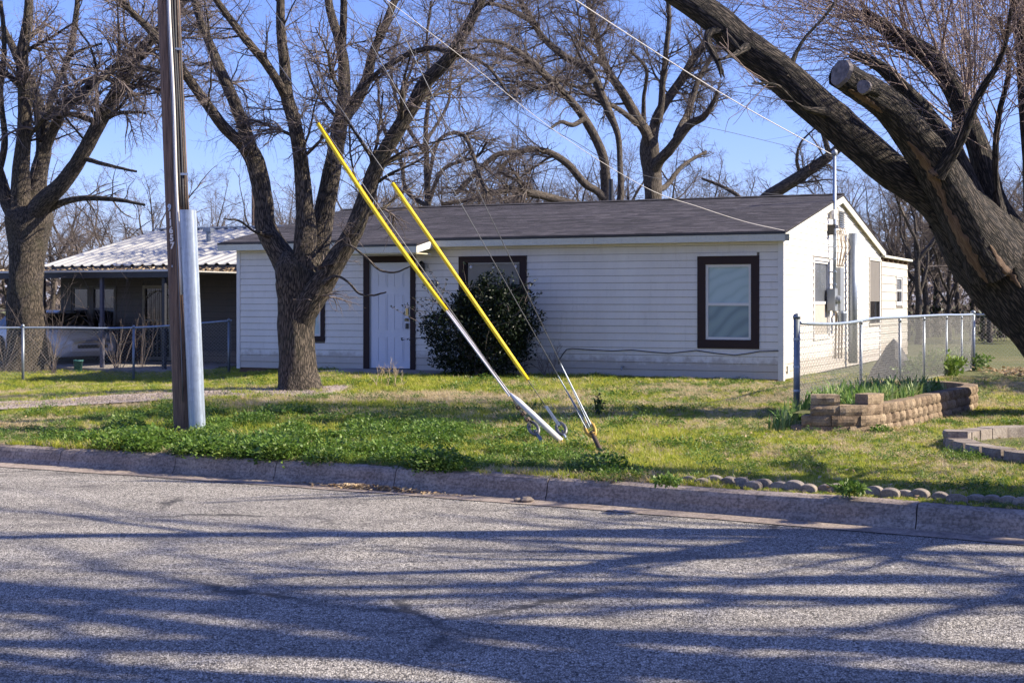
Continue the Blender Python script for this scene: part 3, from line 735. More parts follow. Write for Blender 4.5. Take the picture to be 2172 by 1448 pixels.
mb = MB(); mb.lathe([(.035, 0), (.06, .03), (.06, .09), (.03, .13), (0, .14)], 10, Matrix.Translation((.12, my, mz - .01))); mb.build('weatherhead', M['greymetal'], house, True)
bz = hf.side(1768, 480, .1)[1]
mb = MB(); mb.box(.02, .16, my - .13, my + .15, bz - .04, bz + .03); mb.box(.02, .14, my - .14, my - .05, bz - .17, bz - .042); mb.build('mast_bracket', M['black'], house)
for k in range(5):
    zz = mz2 + (bz - mz2) * (k + .3) / 5
    mb = MB(); mb.box(.02, .158, my - .045, my + .045, zz, zz + .02); mb.build('pipe_strap', M['galv'], house)
yn = hf.side(1783, 613, .16)[0]; zt_ = hf.side(1783, 567, .16)[1]; zb_ = hf.side(1783, 660, .16)[1]
mb = MB(); mb.box(.02, .16, yn, yn + .36, zb_, zt_); mb.build('breaker_box', M['greymetal'], house, bevel=.006)
yn = hf.side(1771, 636, .17)[0]; zt_ = hf.side(1771, 612, .17)[1]; zb_ = hf.side(1771, 659, .17)[1]
mb = MB(); mb.box(.02, .17, yn, yn + .26, zb_, zt_); mb.lathe([(.085, 0), (.085, .05), (.07, .09), (0, .10)], 14, Matrix.Translation((.171, yn + .13, (zt_ + zb_) / 2)) @ Matrix.Rotation(PI / 2, 4, 'Y')); mb.build('electric_meter', M['greymetal'], house)
for k in range(6):
    p0 = hf.side(1774 + 2.5 * k, 490, .06); p1 = hf.side(1776 + 2.4 * k, 566, .06); pm = hf.side(1776 + 3.4 * k + (k % 2) * 3, 525, .06); pt_ = hf.side(1776 + 2.8 * k, 492 - (k % 3) * 4, .06)
    mb = MB(); mb.tube([(.05, p0[0], p0[1]), (.07, pt_[0], pt_[1]), (.08 + .01 * k, pm[0], pm[1]), (.06, p1[0], p1[1])], .010, 6); mb.build('service_cable', M['tan'], house, True)
for px in (1776, 1783, 1789):
    p0 = hf.side(px, 661, .1); p1 = hf.side(px + 1, 760, .1); mb = MB(); mb.tube([(.08, p0[0], p0[1]), (.05, p1[0], max(p1[1], .0))], .022, 8); mb.build('conduit', M['tan'], house)
fy, fz = hf.side(1806, 495, .12); mb = MB(); mb.tube([(.15, fy, .1), (.15, fy, fz)], .095, 20); mb.build('flue_pipe', M['galvdull'], house, True)
cy, cz = hf.side(1797, 675, .3); mb = MB(); mb.lathe([(.09, -.12), (.10, .1), (.07, .14), (0, .16)], 12, Matrix.Translation((.2, cy, cz))); mb.build('gas_regulator', M['galvdull'], house)
mb = MB(); oy, oz = hf.side(1671, 783, .02); mb.box(.018, .04, oy - .05, oy + .05, oz - .06, oz + .06); mb.build('outlet_box', M['fascia'], house)
# black plumbing vent through the back roof slope
vx = hf.front(1296, 400, 5.6)[0]; mb = MB(); mb.tube([(vx, 5.6, 3.3), (vx, 5.6, hf.front(1296, 380, 5.6)[1])], .05, 12); mb.build('roof_vent_pipe', M['black'], house)

# rear addition
add = thing('rear_addition', 'weathered flat-roofed addition with small window behind the white house', 'shed', hf.world(0, D + .06, 0), ANG)
fa = Frame(hf.world(0, D + .06, 0), ANG)
AL = 3.95
ar = rect_side(1889, 1903, 584, 648, fa, -.12)
fl2 = lambda x: 2.33
fl2.br = []
wall_face(add, 'side', 0, AL, 0, fl2, [ar], .20, M['shed_siding'], M['lap_shade'], gap=.012)
for o in add.children: pass
window(add, 'side', ar, .05, M['white'], M['glassgrey'], M['glassdark'])
mb = MB(); mb.box(-4, .12, -.02, AL + .15, 2.42, 2.47); mb.build('roof', M['fascia'], add)
for k in range(6):
    mb = MB(); mb.box(-3.9, .06, .05 + k * .72, .09 + k * .72, 2.335, 2.418); mb.build('rafter', M['wood'], add)
mb = MB(); mb.box(-3.8, -.145, AL - .1, AL, 0, 2.33); mb.build('wall', M['shed_siding'], add)

# ------------------------------------------------------------------ neighbour house
nR = P(505, 640, 37.0); nf = Frame((nR.x, nR.y, -.28), ANG)
nb = thing('neighbour_house', 'dark sided house with white ribbed metal roof and porch, left of the pole', 'house', nf.R, ANG)
NZ = 2.60
xl = nf.front(78, 565)[0]; xrg = nf.front(268, 490, 4.6)[0]; zrg = nf.front(400, 487, 4.6)[1]
ze = nf.front(300, 563, -.5)[1]
xl0 = nf.front(78, 565, -.5)[0]
wdr = rect_front(303, 366, 605, 757, nf); wdr = (wdr[0], wdr[1], .1, wdr[3])
wnd = rect_front(150, 247, 606, 700, nf); wnd = (wnd[0], wnd[1], wnd[2], wnd[3])
fl3 = lambda x: ze - .08
fl3.br = []
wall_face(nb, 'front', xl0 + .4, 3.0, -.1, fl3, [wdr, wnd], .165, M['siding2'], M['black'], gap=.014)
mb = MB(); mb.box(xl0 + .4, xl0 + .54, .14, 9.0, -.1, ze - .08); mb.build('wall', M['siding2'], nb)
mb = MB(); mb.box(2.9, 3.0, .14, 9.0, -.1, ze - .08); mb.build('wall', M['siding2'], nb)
# ribbed roof panels on the front slope, clipped by the hip
ye, yr = -.5, 4.6; pw = .34
k = 0; x = xl0; xrg = xl0
proof = MB(); proof.prism([(xl0 + .1, ye + .1, ze - .05), (3.2, ye + .1, ze - .05), (3.2, yr, zrg - .05), (xrg, yr, zrg - .05)], (0, 0, .02)); proof.prism([(3.2, 2 * yr - ye, ze - .05), (xl0 + .1, 2 * yr - ye, ze - .05), (xrg, yr, zrg - .05), (3.2, yr, zrg - .05)], (0, 0, .02))
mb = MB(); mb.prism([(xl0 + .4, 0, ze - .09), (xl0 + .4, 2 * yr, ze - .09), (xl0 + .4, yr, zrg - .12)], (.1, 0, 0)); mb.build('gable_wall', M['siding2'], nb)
nroof = proof.build('roof', M['metalroof'], nb)
while x < 3.2:
    def top(xx): return yr
    xa, xb = x, min(x + pw, 3.2); prof = [(0, 0), (.15, 0), (.195, .042), (.245, .042), (.30, .003), (.34, 0)]
    V = []; nq = 0
    for (dx, dz) in prof:
        xx = min(xa + dx, xb); yt = top(xx)
        for y in (ye, yt):
            z = ze + (zrg - ze) * (y - ye) / (yr - ye); V.append((xx, y, z + dz)); 
    mb = MB(); n_ = len(prof); 
    mb.add(V, [(2 * i, 2 * i + 2, 2 * i + 3, 2 * i + 1) for i in range(n_ - 1)])
    # thickness: lower skin
    V2 = [(a_, b_, c_ - .012) for a_, b_, c_ in V]
    mb.add(V2, [(2 * i, 2 * i + 1, 2 * i + 3, 2 * i + 2) for i in range(n_ - 1)])
    mb.build('roof_panel', M['metalroof'], nroof); x += pw
mb = MB(); mb.box(xrg, 3.2, yr - .12, yr + .12, zrg + .02, zrg + .06); mb.build('ridge_cap', M['metalroof'], nroof)
mb = MB(); mb.box(xl0, 3.2, ye - .0, ye + .03, ze - .20, ze - .03); mb.build('fascia_board', M['darktrim'], nb)
vx = nf.front(442, 500, 2.6)[0]; mb = MB(); mb.tube([(vx, 2.6, ze + .6), (vx, 2.6, nf.front(442, 487, 2.6)[1])], .07, 10); mb.box(vx - .12, vx + .14, 2.5, 2.7, nf.front(442, 492, 2.6)[1], nf.front(442, 484, 2.6)[1]); mb.build('roof_vent_pipe', M['galvdull'], nb)
# porch canopy
cx0 = nf.front(-260, 580, -3.6)[0]; cx1 = nf.front(372, 580, -3.6)[0]; czt = nf.front(340, 573, -3.6)[1]
mb = MB(); mb.box(cx0, cx1, -3.6, -.02, czt - .03, czt); mb.build('porch_roof', M['metalroof'], nb)
mb = MB(); mb.box(cx0, cx1, -3.62, -3.56, czt - .17, czt - .032); mb.build('porch_beam', M['darktrim'], nb)
mb = MB(); mb.box(cx0 - .02, cx1, -3.67, -3.625, czt - .03, czt + .02); mb.build('porch_edge', M['white'], nb)
for px in (-120, 90, 214, 346):
    x_ = nf.front(px, 700, -3.5)[0]; mb = MB(); mb.box(x_ - .04, x_ + .04, -3.5, -3.42, .0, czt - .035); mb.build('porch_post', M['darktrim'] if px != 214 else painted('grey_post', (.10, .10, .14), .6), nb)
mb = MB(); mb.box(cx0, cx1 + .8, -3.8, -.03, -.2, .06); mb.build('porch_slab', M['concrete'], nb)
ww, _ = window(nb, 'front', wnd, .05, painted('drab_trim', (.10, .10, .10), .6), M['glassgreen'], M['glassdark'], white=painted('aluminium_sash', (.18, .18, .20), .5), mid=.48)
mb = MB(); xm = (wnd[0] + wnd[1]) / 2; mb.box(xm - .2, xm + .02, -.02, .02, wnd[2] + .05, wnd[3] - .05); mb.build('mullion', M['siding2'], ww)
bw0 = nf.front(200, 740)[0]; M['redbrick'] = painted('dull_red_brick', (.10, .042, .030), .9, var=.35, gam=.4)
bme = MB().box(-.095, .095, -.05, 0, 0, .058).mesh('brick', M['redbrick'])
for rw in range(13):
    xx = bw0 + .1 + (.1 if rw % 2 else 0)
    while xx < wdr[0] - .12:
        o = link('brick', bme, nb); o.location = (xx, -.018, .0 + rw * .068); xx += .205
sd = MB(); sd.box(wdr[0] + .08, wdr[1] - .08, .02, .05, .12, wdr[3] - .05); sdo = sd.build('door', M['glassdark'], nb)
cr = painted('cream_iron', (.22, .21, .18), .5)
fr_ = MB(); 
for (q0, q1, q2, q3) in ((wdr[0] + .01, wdr[0] + .09, .1, wdr[3]), (wdr[1] - .09, wdr[1] - .01, .1, wdr[3]), (wdr[0] + .09, wdr[1] - .09, wdr[3] - .09, wdr[3]), (wdr[0] + .09, wdr[1] - .09, .1, .19)): fr_.box(q0, q1, -.04, .01, q2, q3)
fr_.build('door_frame', cr, sdo)
for k in range(1, 6):
    xx = wdr[0] + .09 + (wdr[1] - wdr[0] - .18) * k / 6; mb = MB(); mb.box(xx - .008, xx + .008, -.03, -.014, .19, wdr[3] - .09); mb.build('door_bar', cr, sdo)
mb = MB(); mb.box(wdr[0] + .09, wdr[1] - .09, -.034, -.012, 1.15, 1.18); mb.build('door_rail', cr, sdo)
for zc, sg in ((wdr[3] - .35, 1), (.5, -1)):
    pts = [(wdr[0] + .09 + (wdr[1] - wdr[0] - .18) * t / 10, -.036, zc + sg * .2 * math.sin(PI * t / 10)) for t in range(11)]
    mb = MB(); mb.tube(pts, .012, 6); mb.build('door_arch', cr, sdo)
# leaves on the canopy
def leaf_scatter(name, pts, size, m_, label, cat=None, kind='stuff', flat_=.6):
    n = len(pts); pts = np.array(pts); a = rng.random(n) * 2 * PI; t = rng.normal(0, flat_, n); s = size * rng.uniform(.6, 1.3, n)
    ux = np.stack([np.cos(a), np.sin(a), np.sin(t) * .5], -1); vx = np.stack([-np.sin(a), np.cos(a), np.sin(t * 1.7) * .6], -1)
    q = []
    for (cu, cv, dz) in ((-1, 0, .25), (-.2, .55, 0), (1, 0, .35), (-.2, -.55, .05)):
        q.append(pts + ux * (cu * s)[:, None] + vx * (cv * s)[:, None] + np.array([0, 0, 1]) * (dz * s)[:, None] * rng.uniform(0, 1, n)[:, None])
    V = np.stack(q, 1).reshape(-1, 3); Qs = np.arange(n * 4).reshape(n, 4)
    o = link(name, np_mesh(name, V, Qs, m_, False)); o['kind'] = kind
    if label: o['label'] = label
    if cat: o['category'] = cat
    return o
lp = []
for _ in range(2600):
    w_ = nf.world(random.uniform(cx0, cx1), -.02 - abs(random.gauss(0, 1.4)) % 3.5, czt + random.random() ** 2 * .10 + .01); lp.append(tuple(w_))
leaf_scatter('dry_leaves', lp, .05, M['deadleaf'], 'dry brown leaves lying on the neighbouring porch roof', 'leaves')

# ------------------------------------------------------------------ tree machinery
def nrm(a): return a / np.maximum(np.linalg.norm(a, axis=-1, keepdims=True), 1e-9)
def tubes(Pn, R, k, rough=0.0, seed=0):
    n_, n = R.shape
    T_ = nrm(np.gradient(Pn, axis=1)); mean = nrm(T_.mean(1))
    ref = np.where(np.abs(mean[:, 2:3]) < .85, np.array([[0, 0, 1.]]), np.array([[1., 0, 0]]))[:, None, :]
    U = nrm(np.cross(T_, np.broadcast_to(ref, T_.shape))); W = np.cross(T_, U)
    a = np.arange(k) * 2 * PI / k; ca, sa = np.cos(a), np.sin(a)
    Lc = np.concatenate([np.zeros((n_, 1)), np.cumsum(np.linalg.norm(np.diff(Pn, axis=1), axis=2), axis=1)], 1)
    rr = R[:, :, None] * np.ones(k)
    if rough:
        r2 = np.random.default_rng(seed)
        ph = r2.random((n_, 1, 1)) * 50
        rr = rr * (1 + rough * (np.sin(a * 2 + Lc[..., None] * 1.7 + ph) * .35 + np.sin(a * 3 - Lc[..., None] * 2.9 + ph * 2) * .3 + np.sin(a * 5 + Lc[..., None] * 4.3 + ph * 3) * .22 + np.sin(a * 9 + 2.2 * np.sin(Lc[..., None] * 5 + ph)) * .16) + rough * .35 * r2.normal(0, 1, (n_, n, k)) * .25)
    V = Pn[:, :, None, :] + rr[..., None] * (U[:, :, None, :] * ca[:, None] + W[:, :, None, :] * sa[:, None])
    bk = np.stack([R[:, :, None] * ca * 1.0, R[:, :, None] * sa * 1.0, Lc[..., None] * np.ones(k)], -1) + (np.arange(n_)[:, None, None, None] * 3.1)
    b0 = (np.arange(n_) * n * k)[:, None, None]; i = np.arange(n - 1)[None, :, None]; j = np.arange(k)[None, None, :]; j2 = (j + 1) % k
    Q = np.stack([b0 + i * k + j, b0 + i * k + j2, b0 + (i + 1) * k + j2, b0 + (i + 1) * k + j], -1).reshape(-1, 4)
    return V.reshape(-1, 3), Q, bk.reshape(-1, 3)
def join(parts):
    V = []; Q = []; B = []; o = 0
    for v, q, b in parts: V.append(v); Q.append(q + o); B.append(b); o += len(v)
    return np.concatenate(V), np.concatenate(Q), np.concatenate(B)
def tube_obj(name, arrs, m_, parent=None, kind=None):
    V, Q, B = join(arrs); return link(name, np_mesh(name, V, Q, m_, True, {'bark': ('FLOAT_VECTOR', B)}), parent, kind)
def catmull(c, n):
    c = np.asarray(c, float); c = np.vstack([2 * c[0] - c[1], c, 2 * c[-1] - c[-2]]); m_ = len(c) - 3
    t = np.linspace(0, m_ - 1e-6, n); i = t.astype(int); f = (t - i)[:, None]
    p0, p1, p2, p3 = c[i], c[i + 1], c[i + 2], c[i + 3]
    return .5 * (2 * p1 + (p2 - p0) * f + (2 * p0 - 5 * p1 + 4 * p2 - p3) * f ** 2 + (3 * p1 - p0 - 3 * p2 + p3) * f ** 3)
def grow(Pn, R, count, lf, ang, n, rf, jit, grav, rg, tmin=.15, tmax=1.0, rmin=.002, lmin=.1, lmax=9):
    """children for a level of branches, weighted by parent length"""
    Ls = np.linalg.norm(np.diff(Pn, axis=1), axis=2).sum(1); pi = rg.choice(len(Pn), count, p=Ls / Ls.sum())
    t = rg.uniform(tmin, tmax, count); m_ = Pn.shape[1]; ft = t * (m_ - 1); i0 = np.minimum(ft.astype(int), m_ - 2); f = (ft - i0)
    a = Pn[pi, i0]; b = Pn[pi, i0 + 1]; start = a + (b - a) * f[:, None]; tan = nrm(b - a); r0 = R[pi, i0] * (1 - f) + R[pi, i0 + 1] * f
    rv = nrm(rg.normal(size=(count, 3))); side = nrm(rv - (rv * tan).sum(1, keepdims=True) * tan); an = np.radians(rg.uniform(ang[0], ang[1], count))[:, None]
    d = nrm(tan * np.cos(an) + side * np.sin(an)); ln = np.clip(Ls[pi] * rg.uniform(lf[0], lf[1], count) * (1.15 - .6 * t), lmin, lmax)
    st = (ln / (n - 1))[:, None]; pts = [start]; p = start
    for k in range(n - 1):
        d = nrm(d + rg.normal(0, jit, (count, 3)) + np.array([0, 0, grav]) * (st + .0) * (1 + k * .15)); p = p + d * st; pts.append(p)
    Pc = np.stack(pts, 1); rs = np.maximum(r0 * rg.uniform(rf[0], rf[1], count), rmin); rs = np.minimum(rs, np.maximum(ln * .03, rmin))
    tp = np.linspace(1, .28, n)[None, :]; return Pc, np.maximum(rs[:, None] * tp, rmin * .55)
def limb_arr(ctrl, Y0, Y1, n=28, wob=.0, rg=None):
    """photo pixels (px, py, width px) with depth running from Y0 to Y1 -> points and radii"""
    m_ = len(ctrl); c = []
    for i, (px, py, w) in enumerate(ctrl):
        Y = Y0 + (Y1 - Y0) * (i / (m_ - 1)) ** 1.0; p = P(px, py, Y); c.append((p.x, p.y, p.z, w / 2 * Y / F))
    q = catmull(c, n); r = np.maximum(q[:, 3], .004); p = q[:, :3]
    if rg is not None and wob: p = p + np.cumsum(rg.normal(0, wob, p.shape), 0) * np.linspace(0, 1, n)[:, None] * .3
    return p, r
def hero(name, label, group, trunk, limbs, seed, mb_, mt, base_group=None, counts=(160, 1300, 8000), params=None, k=18, src=None, cat='tree'):
    rg = np.random.default_rng(seed); tp, tr = limb_arr(*trunk, n=40)
    base = Vector(tp[0]); root = thing(name, label, cat, base, 0, group); off = np.array(base)
    V, Q, B = tubes((tp - off)[None], tr[None], k + 22, .13, seed); link('trunk', np_mesh('trunk', V, Q, mb_, True, {'bark': ('FLOAT_VECTOR', B)}), root)
    LP = []; LR = []
    for li, lm in enumerate(limbs):
        p, r = limb_arr(lm[0], lm[1], lm[2], n=34, wob=.012, rg=rg); LP.append(p); LR.append(r)
        V, Q, B = tubes((p - off)[None], r[None], k, .12, seed + li); link('limb', np_mesh('limb', V, Q, mb_, True, {'bark': ('FLOAT_VECTOR', B)}), root)
    LP = np.array(LP); LR = np.array(LR)
    if src: LP = LP[src]; LR = LR[src]
    pr = dict(l1=(.18, .5), l2=(.3, .7), l3=(.3, .8), j=(.13, .2, .24), g=(.02, -.12, -.25), r1=(.25, .55), ang=(25, 75), t0=.38, stray=.06); pr.update(params or {})
    c1, c2, c3 = counts
    p1, r1 = grow(LP, LR, c1, pr['l1'], pr['ang'], 10, pr['r1'], pr['j'][0], pr['g'][0], rg, pr['t0'], 1.0, .006, .3, 3.2)
    p2, r2 = grow(p1, r1, c2, pr['l2'], (25, 70), 8, (.4, .75), pr['j'][1], pr['g'][1], rg, .15, 1.0, .0042, .2, 1.6)
    p2b, r2b = grow(LP, LR, max(4, int(c2 * pr['stray'])), (.05, .18), (30, 80), 7, (.05, .12), pr['j'][1], pr['g'][1], rg, .1, 1, .0035, .2, 1.2)
    p3, r3 = grow(np.concatenate([p2, np.concatenate([p2b, p2b[:, -1:]], 1)]), np.concatenate([r2, np.concatenate([r2b, r2b[:, -1:]], 1)]), c3, pr['l3'], (20, 70), 5, (.4, .8), pr['j'][2], pr['g'][2], rg, .1, 1.0, .0023, .15, .9)
    tube_obj('branches', [tubes(p1 - off, r1, 6, .05, seed)], mt if src and len(src) == 13 else mb_, root, 'stuff')
    tube_obj('twigs', [tubes(p2 - off, r2, 4), tubes(p2b - off, r2b, 4), tubes(p3 - off, r3, 3)], mt, root, 'stuff')
    return root, off

# middle tree in the front yard
TY = G(635, 828).y
mid_tr = [(635, 845, 104), (634, 822, 96), (630, 790, 84), (630, 740, 80), (630, 690, 80), (633, 640, 86), (633, 600, 94), (633, 565, 92), (640, 540, 70)]
mid_l = [
 ([(628, 600, 60), (598, 545, 54), (566, 483, 46), (560, 425, 40), (544, 355, 40), (528, 322, 36)], TY, TY + .2),
 ([(532, 330, 32), (512, 305, 26), (476, 271, 24), (437, 220, 22), (389, 155, 20), (340, 92, 18), (287, 36, 14), (240, -10, 12)], TY + .15, TY - .9),
 ([(532, 335, 32), (528, 300, 28), (495, 213, 26), (457, 128, 22), (433, 70, 17), (414, 19, 15), (395, -60, 12)], TY + .2, TY + .8),
 ([(640, 600, 50), (646, 522, 48), (646, 445, 38), (638, 348, 33), (623, 263, 30), (607, 205, 28), (600, 135, 23), (592, 58, 19), (590, -30, 16)], TY - .1, TY - .4),
 ([(606, 205, 22), (590, 175, 20), (561, 131, 18), (515, 77, 16), (476, 23, 14), (440, -30, 12)], TY - .3, TY - 1.4),
 ([(655, 600, 50), (674, 522, 48), (689, 445, 42), (704, 367, 38), (720, 271, 34), (731, 213, 30), (731, 135, 24), (720, 77, 20), (702, 19, 17), (696, -40, 14)], TY + .1, TY + .6),
 ([(722, 262, 30), (738, 238, 28), (756, 214, 26), (778, 166, 23), (789, 116, 20), (809, 70, 18), (828, 19, 17), (842, -30, 14)], TY + .4, TY + .9),
 ([(727, 100, 16), (728, 60, 16), (731, 0, 15), (735, -40, 12)], TY + .5, TY + .1),
 ([(628, 720, 40), (640, 675, 56), (664, 632, 56), (692, 588, 48), (712, 552, 44), (747, 495, 40), (774, 425, 37), (797, 356, 34), (836, 286, 33), (878, 220, 31), (901, 178, 30), (948, 131, 26), (986, 70, 22), (1017, 10, 20), (1035, -40, 16)], TY, TY - 1.3),
 ([(960, 112, 15), (930, 104, 12), (901, 104, 12), (862, 118, 12), (812, 147, 11), (770, 186, 9), (745, 215, 6)], TY - .9, TY - .2),
 ([(955, 115, 13), (990, 120, 10), (1030, 140, 8), (1060, 180, 6), (1080, 210, 4)], TY - .9, TY - 1.6),
 ([(706, 560, 18), (735, 520, 6), (775, 545, 5), (806, 572, 5), (838, 578, 4), (866, 568, 3), (886, 560, 2.5)], TY - .5, TY - 1.6),
 ([(690, 600, 16), (712, 585, 7), (738, 598, 5), (762, 622, 4.5), (792, 624, 4), (815, 616, 3)], TY - .5, TY - 1.6),
 ([(800, 350, 14), (860, 330, 7), (900, 322, 5), (925, 300, 4)], TY - .6, TY - .2),
 ([(580, 500, 20), (540, 492, 6), (505, 470, 5), (470, 468, 3)], TY, TY - 1.2),
]
hero('bare_tree', 'bare multi-trunk tree standing in front of the white house beside its front door', 'bare deciduous trees in the yards', (mid_tr, TY, TY), mid_l, 11, M['bark'], M['twig'], counts=(125, 950 , 9500), params=dict(r1=(.14, .34), j=(.12, .22, .26)), src=[1, 1, 2, 2, 3, 4, 4, 5, 6, 6, 7, 7, 8, 9, 10, 13])
# left tree behind the fence
LY = 34.0
lt = [(52, 792, 120), (55, 768, 92), (56, 740, 80), (54, 690, 76), (54, 620, 74), (55, 560, 74), (60, 505, 84), (62, 465, 96), (60, 440, 80)]
ll = [
 ([(55, 480, 50), (45, 430, 42), (44, 380, 38), (50, 300, 32), (52, 200, 27), (47, 120, 25), (58, 50, 20), (64, -20, 18)], LY, LY - .5),
 ([(70, 480, 46), (76, 420, 40), (84, 360, 36), (92, 320, 34), (86, 260, 28), (72, 200, 22), (38, 130, 18), (5, 60, 14)], LY, LY + 1.5),
 ([(94, 320, 24), (115, 272, 20), (140, 224, 18), (170, 200, 20), (205, 172, 18), (245, 142, 16), (290, 108, 14), (330, 85, 12)], LY, LY - 1.5),
 ([(92, 300, 20), (97, 245, 16), (115, 195, 15), (145, 120, 13), (160, 50, 12), (168, -20, 10)], LY, LY + .6),
 ([(70, 460, 46), (92, 428, 40), (125, 398, 36), (162, 348, 33), (205, 272, 30), (250, 192, 28), (290, 122, 26), (335, 66, 22), (380, 10, 18), (420, -40, 14)], LY - .2, LY - 2.0),
 ([(80, 455, 22), (125, 432, 16), (170, 421, 13), (240, 422, 10), (305, 434, 5)], LY, LY - 1.5),
 ([(45, 480, 40), (18, 430, 32), (-5, 370, 28), (-25, 280, 24), (-40, 200, 20)], LY, LY + .5),
 ([(-5, 370, 18), (10, 300, 14), (0, 200, 12), (8, 100, 10), (0, 0, 9)], LY, LY - .5),
 ([(210, 262, 14), (180, 250, 13), (145, 243, 11), (100, 254, 9)], LY - .8, LY - .2),
 ([(214, 258, 12), (250, 240, 9), (290, 236, 7), (310, 236, 5)], LY - .9, LY - 1.8),
 ([(255, 180, 12), (220, 165, 10), (180, 172, 8), (150, 195, 6)], LY - 1.2, LY - .4),
 ([(285, 140, 12), (330, 150, 11), (360, 160, 9)], LY - 1.5, LY - 2.2),
 ([(132, 230, 10), (140, 180, 9), (135, 140, 8), (160, 110, 7), (215, 90, 5)], LY - .2, LY - 1),
 ([(175, 335, 12), (225, 350, 8), (285, 364, 5)], LY - .8, LY - 1.8),
]
hero('bare_tree', 'thick bare tree behind the chain link fence left of the utility pole', 'bare deciduous trees in the yards', (lt, LY, LY), ll, 23, M['bark'], M['twig'], counts=(150, 950, 9500), k=14, params=dict(r1=(.16, .40)))
# big trees behind the house
B1 = 45.0
hero('bare_tree', 'bare tree with forking trunk rising behind the right half of the shingle roof', 'bare deciduous trees in the yards',
 ([(1388, 750, 44), (1387, 600, 40), (1386, 430, 36), (1383, 370, 38), (1378, 320, 40), (1378, 290, 34)], B1, B1), [
 ([(1380, 330, 26), (1372, 285, 24), (1356, 258, 22), (1324, 201, 20), (1291, 151, 17), (1270, 90, 15), (1255, 36, 13), (1246, -20, 11)], B1, B1 - 1.5),
 ([(1382, 320, 26), (1386, 280, 24), (1394, 250, 22), (1413, 215, 20), (1449, 165, 19), (1474, 118, 17), (1503, 83, 15), (1532, 43, 12)], B1, B1 + 1),
 ([(1397, 260, 16), (1404, 210, 14), (1406, 172, 13), (1413, 108, 12), (1418, 43, 11), (1414, -20, 10)], B1, B1 - .5),
 ([(1385, 370, 24), (1398, 342, 24), (1421, 316, 22), (1460, 266, 18), (1492, 248, 14), (1512, 215, 10), (1521, 192, 7)], B1, B1 - 2),
 ([(1436, 290, 18), (1448, 262, 16), (1460, 237, 14), (1482, 165, 12), (1510, 118, 9), (1525, 85, 7)], B1 - .8, B1 + 1),
 ([(1350, 262, 14), (1330, 245, 12), (1300, 225, 10), (1270, 215, 8), (1230, 190, 6)], B1 - .5, B1 - 2),
 ([(1291, 150, 10), (1262, 120, 9), (1240, 100, 8), (1218, 85, 6)], B1 - 1, B1 - 2),
 ([(1388, 400, 16), (1412, 395, 12), (1450, 350, 9), (1500, 320, 6)], B1, B1 + 2),
 ([(1366, 270, 12), (1366, 210, 9), (1372, 150, 8), (1340, 110, 6)], B1, B1 - 1)],
 31, M['barkfar'], M['twigfar'], counts=(180, 1200, 10500), k=10, params=dict(r1=(.16, .4), g=(.0, -.05, -.1)))
B2 = 41.0
hero('bare_tree', 'bare tree with long limbs sweeping left above the middle of the shingle roof', 'bare deciduous trees in the yards',
 ([(1292, 780, 30), (1291, 600, 28), (1290, 470, 26), (1287, 410, 24), (1283, 360, 22)], B2, B2), [
 ([(1286, 400, 22), (1280, 334, 20), (1248, 266, 19), (1209, 212, 17), (1166, 169, 16), (1115, 122, 13), (1061, 90, 10), (1004, 86, 6)], B2, B2 - 2),
 ([(1300, 470, 20), (1316, 424, 16), (1315, 350, 13), (1311, 287, 13), (1288, 230, 17), (1252, 151, 16), (1201, 122, 16), (1151, 79, 14), (1130, 43, 12), (1108, 8, 11), (1090, -30, 10)], B2 + .2, B2 + 1),
 ([(1262, 168, 10), (1230, 185, 8), (1166, 162, 8), (1115, 136, 9), (1061, 118, 8), (1008, 118, 6), (970, 125, 4)], B2 + .3, B2 - 1),
 ([(1240, 252, 12), (1215, 265, 10), (1190, 258, 8), (1172, 270, 5)], B2 - .8, B2 - 1.6),
 ([(1130, 45, 9), (1060, 12, 8), (1000, 10, 6), (960, 5, 4)], B2, B2 - 1),
 ([(1290, 430, 18), (1265, 405, 17), (1241, 390, 17), (1209, 352, 16), (1173, 327, 14), (1133, 316, 12), (1094, 323, 12), (1051, 330, 12), (1000, 377, 11), (965, 413, 9)], B2, B2 - 1.5),
 ([(1100, 325, 9), (1060, 360, 7), (1100, 385, 6), (1110, 405, 5)], B2 - 1, B2 - 2),
 ([(1290, 470, 26), (1230, 440, 20), (1162, 418, 18), (1115, 408, 17), (1072, 402, 14), (1018, 420, 12), (940, 433, 8)], B2, B2 - 2.5)],
 37, M['barkfar'], M['twigfar'], counts=(200, 1300, 12000), k=10, params=dict(r1=(.16, .4), g=(.0, -.08, -.12)))
B3 = 38.0
hero('bare_tree', 'slender bare tree behind the roof between the two yellow guy guards', 'bare deciduous trees in the yards',
 ([(912, 760, 22), (910, 600, 18), (908, 440, 14), (904, 340, 12)], B3, B3), [
 ([(905, 345, 12), (903, 270, 10), (912, 180, 8), (905, 90, 6), (915, 0, 5)], B3, B3 - 1),
 ([(910, 440, 11), (862, 405, 9), (850, 340, 8), (812, 268, 6), (800, 160, 5)], B3, B3 + .5),
 ([(909, 430, 10), (940, 360, 8), (1010, 330, 7), (1030, 300, 5)], B3, B3 - 1),
 ([(906, 400, 9), (930, 300, 8), (985, 290, 9), (1020, 380, 8), (1035, 410, 8)], B3, B3 - 1.5),
 ([(905, 330, 9), (860, 260, 8), (830, 160, 6), (850, 60, 5)], B3, B3 + 1.5),
 ([(904, 300, 8), (950, 220, 6), (960, 140, 5), (1000, 40, 4)], B3, B3 + 1)],
 41, M['barkfar'], M['twigfar'], counts=(110, 850, 5500), k=8, params=dict(g=(0, -.03, -.08)))
